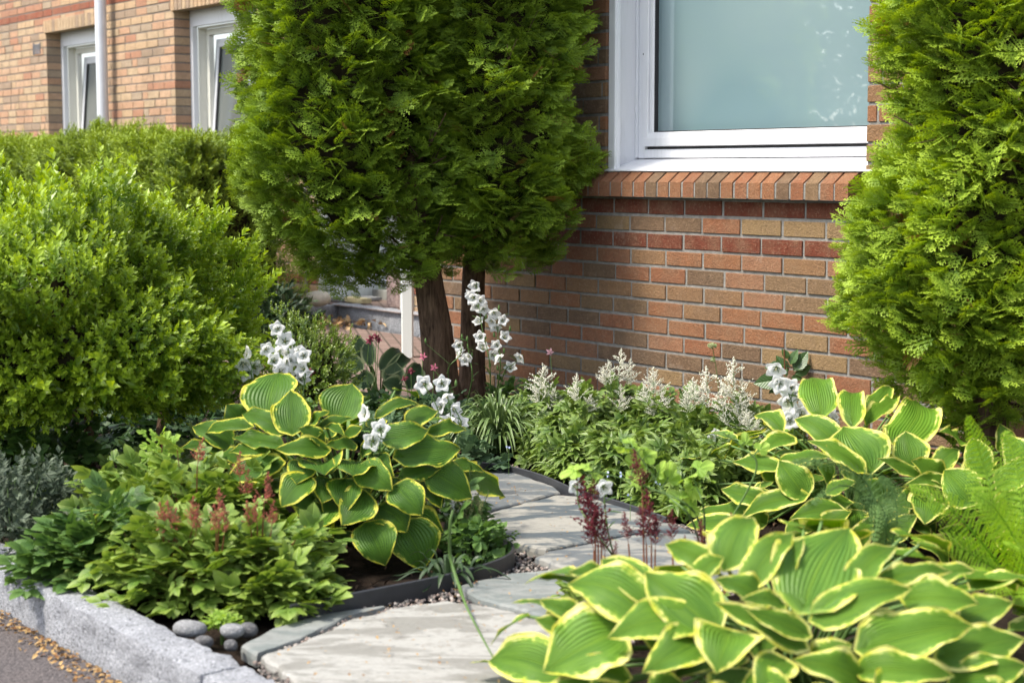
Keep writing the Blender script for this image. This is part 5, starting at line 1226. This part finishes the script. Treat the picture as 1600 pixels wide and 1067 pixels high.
# ------------------------------------------------------------------ grassy clumps
def grassy(label, cen, n, L, mat, seed, w=.009, name='grassy_clump', group=None, lean=.6):
    g = np.random.default_rng(seed); root = thing(name, label, 'plant', (cen[0], cen[1], 0), group); mb = MB(); m = 10
    for i in range(n):
        a = g.uniform(0, 2 * pi); l = L * g.uniform(.55, 1.1); out = np.array([cos(a), sin(a), 0]); le = g.uniform(.15, 1) * lean; t = np.linspace(0, 1, m)[:, None]
        C_ = np.array([cen[0], cen[1], -.01]) + out * g.uniform(0, .05) + out * l * (le * t + le * .5 * t ** 2) * .8 + UP * l * (t * (1.25 - le * .4) - t ** 2.4 * (.55 + le * .6))
        C_[:, 2] = np.maximum(C_[:, 2], .004); tn = nrm(np.gradient(C_, axis=0)); sd = nrm(np.cross(tn, UP) + g.normal(size=3) * .2); ww = w * g.uniform(.7, 1.2) * (np.sin(np.clip(t * .93 + .09, 0, 1) * pi) ** .5)
        nn = np.cross(sd, tn); V = np.stack([C_ - sd * ww / 2 + nn * ww * .15, C_, C_ + sd * ww / 2 + nn * ww * .15], 1).reshape(-1, 3); q = []
        for k in range(m - 1): b = k * 3; q += [(b, b + 1, b + 4, b + 3), (b + 1, b + 2, b + 5, b + 4)]
        uv = np.stack([np.tile([.45, .5, .55], m), np.repeat(t[:, 0], 3)], -1); mb.add(V, np.array(q), uv, g.random())
    mb.build('foliage', mat, root); return root
M_BLADE = leafmat('strap_leaves', (.05, .10, .03), (.09, .15, .045), (.15, .22, .07), .38, .2, .5, tipstart=.3)
c = gp(778, 708); grassy('large arching clump of narrow grassy leaves under the tall bellflowers', c, 330, .40, M_BLADE, 451, .012, group='grassy clumps')
c = gp(815, 690); grassy('smaller clump of narrow grassy leaves left of the first white astilbe', c, 110, .24, M_BLADE, 452, .008, group='grassy clumps')
c = gp(700, 905); grassy('dark strap leaf clump under the right side of the left hosta', c, 40, .16, leafmat('dark_strap', (.02, .045, .015), (.04, .075, .025), None, .5, .1, .4), 453, .018, group='grassy clumps', lean=.9)
# ------------------------------------------------------------------ front left perennials and astilbes
FL = [((436, 890), 4.5, .15, .17, 'with trailing leaf sprays over the black edging strip'), ((400, 905), 4.35, .20, .22, 'right behind the pebbles'), ((330, 900), 4.3, .20, .22, 'under the salmon plumes'),
      ((255, 890), 4.35, .20, .24, 'behind the middle of the long kerb stone'), ((180, 870), 4.5, .19, .24, 'second from the left over the kerb'), ((120, 880), 4.45, .15, .18, 'leftmost over the kerb'),
      ((300, 830), 4.75, .20, .31, 'behind the salmon plumes'), ((380, 830), 4.8, .17, .30, 'touching the left hosta'), ((230, 830), 4.85, .19, .28, 'in front of the box bush stems'), ((440, 940), 4.2, .12, .12, 'lowest of all by the kerb end')]
for i, ((x, y), Y, R_, H_, l) in enumerate(FL):
    p = at(x, y, Y); root = mound('astilbe', 'leafy green astilbe ' + l, 'plant', (p[0], p[1], .0), (R_ * .97, R_ * .97, H_ * .84), 180 if R_ > .15 else 140, COMP, M_COMP if i not in (4, 5) else M_COMPD, (.058, .108), 470 + i, 'leafy astilbes behind the kerb', stems=16, stemmat=M_REDST, up=.35, flatn=.5, jit=.25)
    PR = {1: [((420, 745), (412, 785)), ((398, 782), (402, 815)), ((385, 790), (392, 820)), ((428, 788), (424, 820))], 2: [((343, 770), (342, 815)), ((352, 800), (350, 830)), ((335, 795), (338, 828))],
          3: [((250, 792), (255, 830)), ((262, 790), (264, 835)), ((275, 800), (272, 832)), ((302, 782), (302, 815)), ((310, 795), (306, 828))], 6: [((318, 690), (308, 722)), ((330, 820), (334, 850))], 7: [((375, 712), (375, 745)), ((388, 740), (386, 775))]}.get(i, [])
    for (t, q) in PR:
        use(SRC_R, root, at(t[0], t[1] - 8, Y - .1), at(q[0], q[1] + 8, Y - .1), 1.05); pb = at(q[0], q[1] + 8, Y - .1); s = MB(); tube(s, curve([(p[0], p[1], 0), (p[0] * .4 + pb[0] * .6, (p[1] + pb[1]) / 2, pb[2] * .5), pb], 5), np.linspace(.0028, .0018, 11), 5); s.build('stem', M_REDST, root)
# upright sprig with lobed yellow-green leaves
p = at(252, 800, 4.9); root = thing('young_shoot', 'single upright shoot with lime leaves in front of the dark box bush stems', 'plant', (p[0], p[1], 0)); q = MB(); tp = at(254, 684, 4.9)
tube(q, curve([(p[0], p[1], 0), (p[0], p[1], .2), tp], 6), np.linspace(.004, .002, 13), 6); q.build('stem', M_REDST, root)
q = MB(); n = 9; T = np.array([p * [1, 1, 0] + UP * z for z in np.linspace(.22, tp[2], n)]); scatter(q, TRI[0], frames(nrm(rng.normal(size=(n, 3)) * [1, 1, .1] + UP * .5), nrm(rng.normal(size=(n, 3)) * .3 + UP * .6 + nrm(CAMP - tp))), T, rng.uniform(.05, .075, n), rng.random(n)); q.build('foliage', M_LIME, root)
# greys and greens at the far left
M_SHADE = leafmat('dark_filler_leaves', (.025, .06, .018), (.045, .10, .028), None, .5, .15, .3)  # for plants added to darken sunlit soil, shade put into the leaf colour
LG = [((20, 860), 4.9, .20, .26, M_GREYG, 'grey green small leaved shrublet at the left edge above the kerb'), ((85, 850), 5.0, .15, .20, M_GREYG, 'smaller grey green shrublet between the kerb and the box bush stems'), ((30, 760), 5.6, .22, .30, M_COMPD, 'bright green leafy plant at the left edge beside the box bush stem'),
      ((80, 740), 5.9, .16, .26, M_COMPD, 'green leafy plant left of the box bush stem'), ((170, 790), 5.2, .20, .16, M_PAL, 'dark low leafy plant in the shade under the box bush'), ((240, 760), 5.6, .20, .14, M_PAL, 'dark low plant behind the lime shoot'), ((330, 740), 5.9, .2, .14, M_PAL, 'dark low plant at the back left of the hosta'),
      ((150, 705), 6.6, .25, .18, M_SHADE, 'added dark filler plant behind the box bush stems'), ((230, 700), 6.9, .26, .20, M_SHADE, 'added dark filler plant in the gap right of the box bush stems'), ((310, 695), 6.7, .25, .18, M_SHADE, 'added dark filler plant behind the hosta at its left end'), ((60, 700), 7.0, .28, .2, M_SHADE, 'added dark filler plant at the far left behind the bright leafy plant')]
for i, ((x, y), Y, R_, H_, mt, l) in enumerate(LG):
    p = at(x, y, Y); mound('leafy_shrublet', l, 'plant', (p[0], p[1], 0), (R_, R_, H_), 260 if mt is M_GREYG else 110, ([shoot_tmpl(77, n=6, leaf=.4, wid=.5)] if mt is M_GREYG else COMP[3:] + TRI), mt, (.05, .085) if mt is M_GREYG else (.07, .11), 500 + i, 'mixed leafy plants at the left', stems=12)
for i, (x, y, l) in enumerate([(8, 925, 'bright green weed rooted at the foot of the kerb at the left edge'), (38, 905, 'weed with hanging leaves over the front of the kerb at left'), (345, 980, 'bright moss like plant between the pebbles'), (405, 655, 'x')][:3]):
    p = gp(x, y, .0 if i else RZ); R_ = .05 if i == 2 else .06
    mound('weed', l, 'plant', (p[0], p[1], RZ + .01 if i == 0 else 0), (R_, R_, .09 if i < 2 else .035), 22 if i < 2 else 160, [LV4] if i < 2 else LOBE, M_LIME if i != 1 else M_COMPD, (.04, .08) if i < 2 else (.010, .018), 520 + i, 'weeds at the kerb', stems=6)
# small herb in front of the path, right of the hosta
p = gp(745, 868); mound('small_herb', 'small yellow green herb with thin seed spikes in the corner of the black edging', 'plant', (p[0], p[1], 0), (.10, .09, .12), 130, [shoot_tmpl(78, n=5, leaf=.35, wid=.5)] + LOBE, M_COMPD, (.025, .05), 530, stems=20)
p = gp(700, 850); mound('dark_herb', 'dark leafy herb under the right edge of the left hosta', 'plant', (p[0], p[1], 0), (.12, .12, .17), 60, COMP, M_COMPD, (.06, .1), 531, stems=8)
g = np.random.default_rng(8); q = MB(); p = gp(738, 858); root = thing('seed_spikes', 'cluster of thin beige seed spikes above the small herb', 'plant', (p[0], p[1], 0))
C_ = []
for i in range(22):
    a = g.uniform(0, 6.28); t = p + np.array([cos(a) * g.uniform(.02, .09), sin(a) * .06, g.uniform(.10, .17)]); cc = curve([p + g.normal(size=3) * [.02, .02, 0], (p + t) / 2 + UP * .02, t], 8); tube(q, cc, .0009, 4)
    for k in cc[7:]: C_ += [k + g.normal(size=3) * .0025 for _ in range(3)]
q.build('stem', M_STEM, root); q = MB(); C_ = np.array(C_); scatter(q, ico(), frames(rvec(len(C_)), rvec(len(C_))), C_, np.full(len(C_), .0018), g.random(len(C_))); q.build('seed', leafmat('seed_heads', (.16, .17, .07), (.30, .28, .14), None, .8, 0, .2), root)
# maroon astilbes in front of the path
MA = [((935, 880), 4.2, [((905, 735), (935, 850)), ((922, 770), (940, 855)), ((915, 800), (928, 860)), ((945, 812), (945, 868)), ((928, 742), (930, 790))], 'maroon astilbe with a tall plume on the left, in front of the pale flagstone'),
      ((1020, 880), 4.15, [((1010, 762), (1018, 852)), ((1000, 790), (1010, 850)), ((1025, 805), (1024, 858)), ((975, 798), (982, 850)), ((990, 700), (1004, 770))], 'maroon astilbe with dense dark red plumes right of the path centre'),
      ((1075, 885), 4.05, [((1050, 795), (1050, 850)), ((1095, 808), (1098, 860)), ((1142, 800), (1150, 840)), ((1070, 835), (1072, 865)), ((962, 845), (960, 872))], 'maroon astilbe with thin scattered spikes right behind the foreground hosta')]
for i, ((x, y), Y, pl, l) in enumerate(MA):
    p = at(x, y, Y); root = mound('maroon_astilbe', l, 'flower', (p[0], p[1], -.01), (.10, .09, .06), 24, COMP, M_COMP, (.05, .08), 540 + i, 'maroon astilbes', stems=0)
    for (t, q) in pl:
        use(SRC_M, root, at(t[0], t[1], Y), at(q[0], q[1], Y), .95); pb = at(q[0], q[1], Y); s = MB(); tube(s, curve([(pb[0] * .6 + p[0] * .4, p[1], 0), pb * .5 + np.array([pb[0] * .7 + p[0] * .3, p[1], 0]) * .5, pb], 4), np.linspace(.0028, .002, 9), 5); s.build('stem', M_REDST, root)
# lime lobed leaves over the path
LL = [(895,735,50),(915,728,40),(975,700,48),(992,722,52),(1010,712,50),(990,745,44),(1030,735,40),(1045,745,54),(1075,745,52),(1095,730,48),(1080,765,60),(1060,775,50),(1105,748,40),(985,690,36),(1000,700,36),(930,742,30),(1062,800,44),(1080,792,40),(1165,690,32),(1190,700,34),(1140,676,18)]
p = gp(1100, 880); root = thing('meadow_rue', 'arching plant with lime green lobed leaves above the maroon astilbe', 'plant', (p[0], p[1], 0)); q = MB(); lf = MB()
g = np.random.default_rng(9); spine = [curve([(p[0], p[1], 0), at(1085, 800, 4.2), at(1010, 760, 4.2), at(940, 738, 4.2)], 8), curve([(p[0], p[1], 0), at(1080, 810, 4.15), at(1040, 770, 4.15), at(990, 700, 4.15)], 8), curve([(p[0], p[1], 0), at(1100, 800, 4.2), at(1085, 750, 4.2)], 8), curve([(p[0], p[1], 0), at(1180, 740, 4.6), at(1160, 700, 4.6), at(1130, 676, 4.6)], 8)]
for s in spine: tube(q, s, np.linspace(.0035, .0015, len(s)), 6)
ap = np.concatenate(spine)
for (x, y, sz) in LL:
    Y = 4.2 if x < 1120 else 4.6; t = at(x, y, Y); a = ap[np.argmin(np.linalg.norm(ap - t, axis=1))]; tube(q, [a, t], .0013, 4); s = sz / F * Y * .72
    d = nrm((t - a) + g.normal(size=3) * .02); scatter(lf, lobed(int(sz)), frames(d[None], nrm(UP * 1.0 + nrm(CAMP - t) * .9 + g.normal(size=3) * .3)[None]), (t - d * s * .3)[None], np.array([s]), g.random(1))
q.build('stem', M_STEM, root); lf.build('foliage', M_LIME, root)
# rose sprig against the wall at right
p = gp(1235, 690); root = thing('rose_shoot', 'leafy rose shoot against the bricks above the right bellflower', 'plant', (p[0], p[1], 0)); q = MB(); lf = MB(); Y = p[1] * .985
sp = curve([(p[0], p[1], 0), at(1228, 620, Y), at(1225, 545, Y)], 10); tube(q, sp, np.linspace(.004, .002, len(sp)), 6)
for (bx, by, tx, ty) in [(1235,570,1245,545),(1240,580,1262,548),(1240,575,1265,568),(1228,580,1205,570),(1225,572,1195,572),(1228,590,1190,605),(1225,592,1178,598),(1230,585,1215,555),(1242,585,1268,572),(1232,560,1222,545),(1236,590,1255,590),(1225,600,1200,612)]:
    b_, t_ = at(bx, by, Y), at(tx, ty, Y); L = np.linalg.norm(t_ - b_); scatter(lf, LV4, frames((t_ - b_)[None], nrm(UP * .6 + nrm(CAMP - b_) + g.normal(size=3) * .3)[None]), b_[None], np.array([max(L, .045)]), g.random(1)); tube(q, [sp[np.argmin(np.linalg.norm(sp - b_, axis=1))], b_], .0012, 4)
q.build('stem', M_REDST, root); lf.build('foliage', leafmat('rose_leaves', (.035, .085, .02), (.06, .12, .03), None, .35, .15, .5, veins=True), root)
# seed head stalk against the wall
p = gp(1125, 700); Y = 7.0; root = thing('seed_head_stalk', 'thin stalk with round pale green seed head against the brick wall', 'plant', (p[0], p[1], 0)); q = MB(); a = at(1122, 600, Y); b_ = at(1113, 540, Y)
tube(q, curve([(a[0] + .01, a[1], 0), a, b_], 6), .0015, 5); q.build('stem', M_STEM, root); q = MB(); C_ = b_ + rvec(60) * [.018, .018, .010]; scatter(q, ico(), frames(rvec(60), rvec(60)), C_, np.full(60, .0035), rng.random(60)); C_ = at(1114, 562, Y) + rvec(30) * .009; scatter(q, ico(), frames(rvec(30), rvec(30)), C_, np.full(30, .003), rng.random(30)); q.build('seed_head', leafmat('umbel', (.20, .26, .10), (.34, .38, .2), None, .8, 0, .2), root)
# long scape across the path
root = thing('flower_scape', 'single long thin green stem leaning over the largest flagstone', 'plant', tuple(gp(712, 925) * [1, 1, 0])); q = MB()
cc = curve([gp(722, 930), at(704, 870, 4.35), at(703, 820, 4.3), at(708, 796, 4.3)], 8); tube(q, cc, np.linspace(.005, .0035, len(cc)), 7)
cc = curve([at(718, 915, 4.3), at(728, 945, 4.1), at(748, 985, 3.95), gp(775, 1035)], 8); tube(q, cc, np.linspace(.004, .0016, len(cc)), 6)
q.build('stem', M_STEM, root)
# ------------------------------------------------------------------ ferns
def frond(mb, pts, w, n=26, seed=1, tiltn=None, shape=1.0):
    g = np.random.default_rng(seed); C_ = curve(pts, 12); tn = nrm(np.gradient(C_, axis=0)); m = len(C_); tube(mb, C_, np.linspace(.003, .0008, m), 5, .2)
    cam_n = nrm(CAMP - C_.mean(0)); nn0 = nrm(cam_n * .8 + UP * .5 + g.normal(size=3) * .15) if tiltn is None else np.array(tiltn)
    pin = leaf_tmpl(2, .60, .15, .1)
    for i in range(n):
        t = .10 + .89 * i / n; k = min(m - 2, int(t * (m - 1))); p = C_[k] + (C_[k + 1] - C_[k]) * (t * (m - 1) - k); a = tn[k]; x = nrm(np.cross(a, nn0)); L = w * min(1, t * 2.2 + .25) * (1.02 - t) ** .75 * shape * g.uniform(.92, 1.05)
        if L < .006: L = .006
        for sd in (-1, 1):
            d = nrm(x * sd + a * .42 + nn0 * g.uniform(-.12, .12)); nz_ = nrm(np.cross(x, a) * 1.0 + g.normal(size=3) * .08); npn = max(3, int(L / .0055)); u = np.linspace(.06, 1, npn)
            C2 = p + d * L * u[:, None] + nrm(np.cross(d, [0, 0, 1])) * 0 - UP * (L * .18 * u ** 2)[:, None]
            for s2 in (-1, 1):
                d2 = nrm(np.cross(d, nz_) * s2 + d * .6); l2 = (.0095 * (1 - u * .55) + .002) * (w / .10) ** .5
                scatter(mb, pin, frames(np.tile(d2, (npn, 1)), np.tile(nz_, (npn, 1)) + g.normal(size=(npn, 3)) * .15), C2, l2 * 1.25, np.clip(g.normal(size=npn) * .15 + .5, 0, 1))
M_FERN = leafmat('bright_fern_leaves', (.19, .37, .025), (.26, .45, .035), (.36, .52, .06), .5, .35, .3); M_FERND = leafmat('dark_fern_leaves', (.08, .16, .045), (.13, .22, .06), None, .55, .25, .3)
def fern(label, base, fr, mat, seed, group='ferns'):
    root = thing('fern', label, 'plant', (base[0], base[1], 0), group); mb = MB()
    for i, (pts, w) in enumerate(fr): frond(mb, [np.array([base[0], base[1], .0])] + pts, w * 1.12, seed=seed + i, n=27)
    mb.build('foliage', mat, root); return root
Y = 4.15; b_ = gp(1620, 990)
fern('tall bright green fern standing upright at the right edge of the photo', (px2(1600, 4.3), 4.3), [([at(1560, 820, Y), at(1535, 720, Y), at(1510, 648, Y - .05)], .085), ([at(1600, 850, Y), at(1590, 740, Y), at(1570, 672, Y)], .08),
     ([at(1560, 880, Y - .1), at(1480, 790, Y - .2), at(1420, 760, Y - .25)], .075), ([at(1570, 900, Y - .1), at(1490, 850, Y - .2), at(1425, 842, Y - .3)], .08), ([at(1600, 880, Y - .15), at(1560, 800, Y - .3), at(1520, 770, Y - .35)], .085),
     ([at(1590, 920, Y - .2), at(1530, 900, Y - .3), at(1470, 905, Y - .4)], .08), ([at(1640, 850, Y), at(1650, 760, Y), at(1640, 700, Y)], .09), ([at(1620, 900, Y - .2), at(1600, 860, Y - .35), at(1575, 850, Y - .45)], .09), ([at(1640, 930, Y - .2), at(1620, 930, Y - .4), at(1590, 960, Y - .5)], .09)], M_FERN, 601)
Y = 4.3
fern('darker blurred fern arching over the hosta leaves', (px2(1385, 4.35), 4.35), [([at(1375, 820, Y), at(1350, 750, Y), at(1290, 722, Y - .1), at(1235, 722, Y - .15)], .06), ([at(1380, 820, Y), at(1345, 770, Y), at(1310, 760, Y - .1), at(1265, 790, Y - .2)], .05),
     ([at(1385, 830, Y - .1), at(1375, 790, Y - .1), at(1365, 850, Y - .3)], .05), ([at(1400, 820, Y), at(1395, 770, Y), at(1375, 745, Y)], .05)], M_FERND, 611)
# tiny blue specks (forget-me-nots)
g = np.random.default_rng(12); root = thing('forget_me_not', 'thin stems of tiny pale blue flowers scattered low in the glossy leaves', 'flower', tuple(gp(1050, 760) * [1, 1, 0])); q = MB(); q2 = MB()
pt = [(1075,683),(1082,690),(1062,704),(1068,700),(1074,716),(1107,695),(1045,735),(1030,752),(985,775),(948,740),(964,720),(970,741),(1098,705),(1008,735),(1125,700),(795,700),(1090,712)]
fl5 = compose([(leaf_tmpl(2, .8, .1, .1), frames(np.array([[sin(a), cos(a), 0.1]]), np.array([[0, 0, 1.]]))[0], np.zeros(3)) for a in np.arange(5) * 2 * pi / 5])
for (x, y) in pt:
    v0 = gp(x, y + 45, 0); t = at(x, y, v0[1]); tube(q2, [(t[0], t[1] , 0), t], .0009, 4)
    for _ in range(3): scatter(q, fl5, frames(rvec(1), nrm(nrm(CAMP - t) + rvec(1) * .4)), (t + g.normal(size=3) * .006)[None], np.array([.0045]), np.array([.5]))
q2.build('stem', M_STEM, root); q.build('flower', M_FMN, root)
# ------------------------------------------------------------------ a street tree to the left, mirrored in the big window
g = np.random.default_rng(13); tx, ty = -9.5, 7.5; root = thing('street_tree', 'broadleaved tree across the lawn, seen only as a reflection in the large window', 'tree', (tx, ty, 0)); q = MB(); tube(q, curve([(tx, ty, -.1), (tx + .1, ty, 1.6), (tx, ty, 3.5)], 5), np.linspace(.16, .07, 11), 10)
for i in range(14): a = g.uniform(0, 6.28); h = g.uniform(1.5, 3.4); tube(q, curve([(tx, ty, h), (tx + cos(a) * .7, ty + sin(a) * .7, h + .5), (tx + cos(a) * 1.4, ty + sin(a) * 1.4, h + 1.1)], 4), np.linspace(.05, .01, 9), 6)
q.build('trunk', M_BARK, root, True); n = 9000; d = rvec(n); P = np.array([tx, ty, 2.7]) + d * np.array([1.5, 1.5, 1.9]) * (g.random(n) ** .4)[:, None] * (1 + .2 * Noise(14)(d, 1))[:, None]
q = MB(); scatter(q, LV4, frames(rvec(n), rvec(n)), P, g.uniform(.08, .14, n), g.random(n)); q.build('crown', M_COMPD, root)
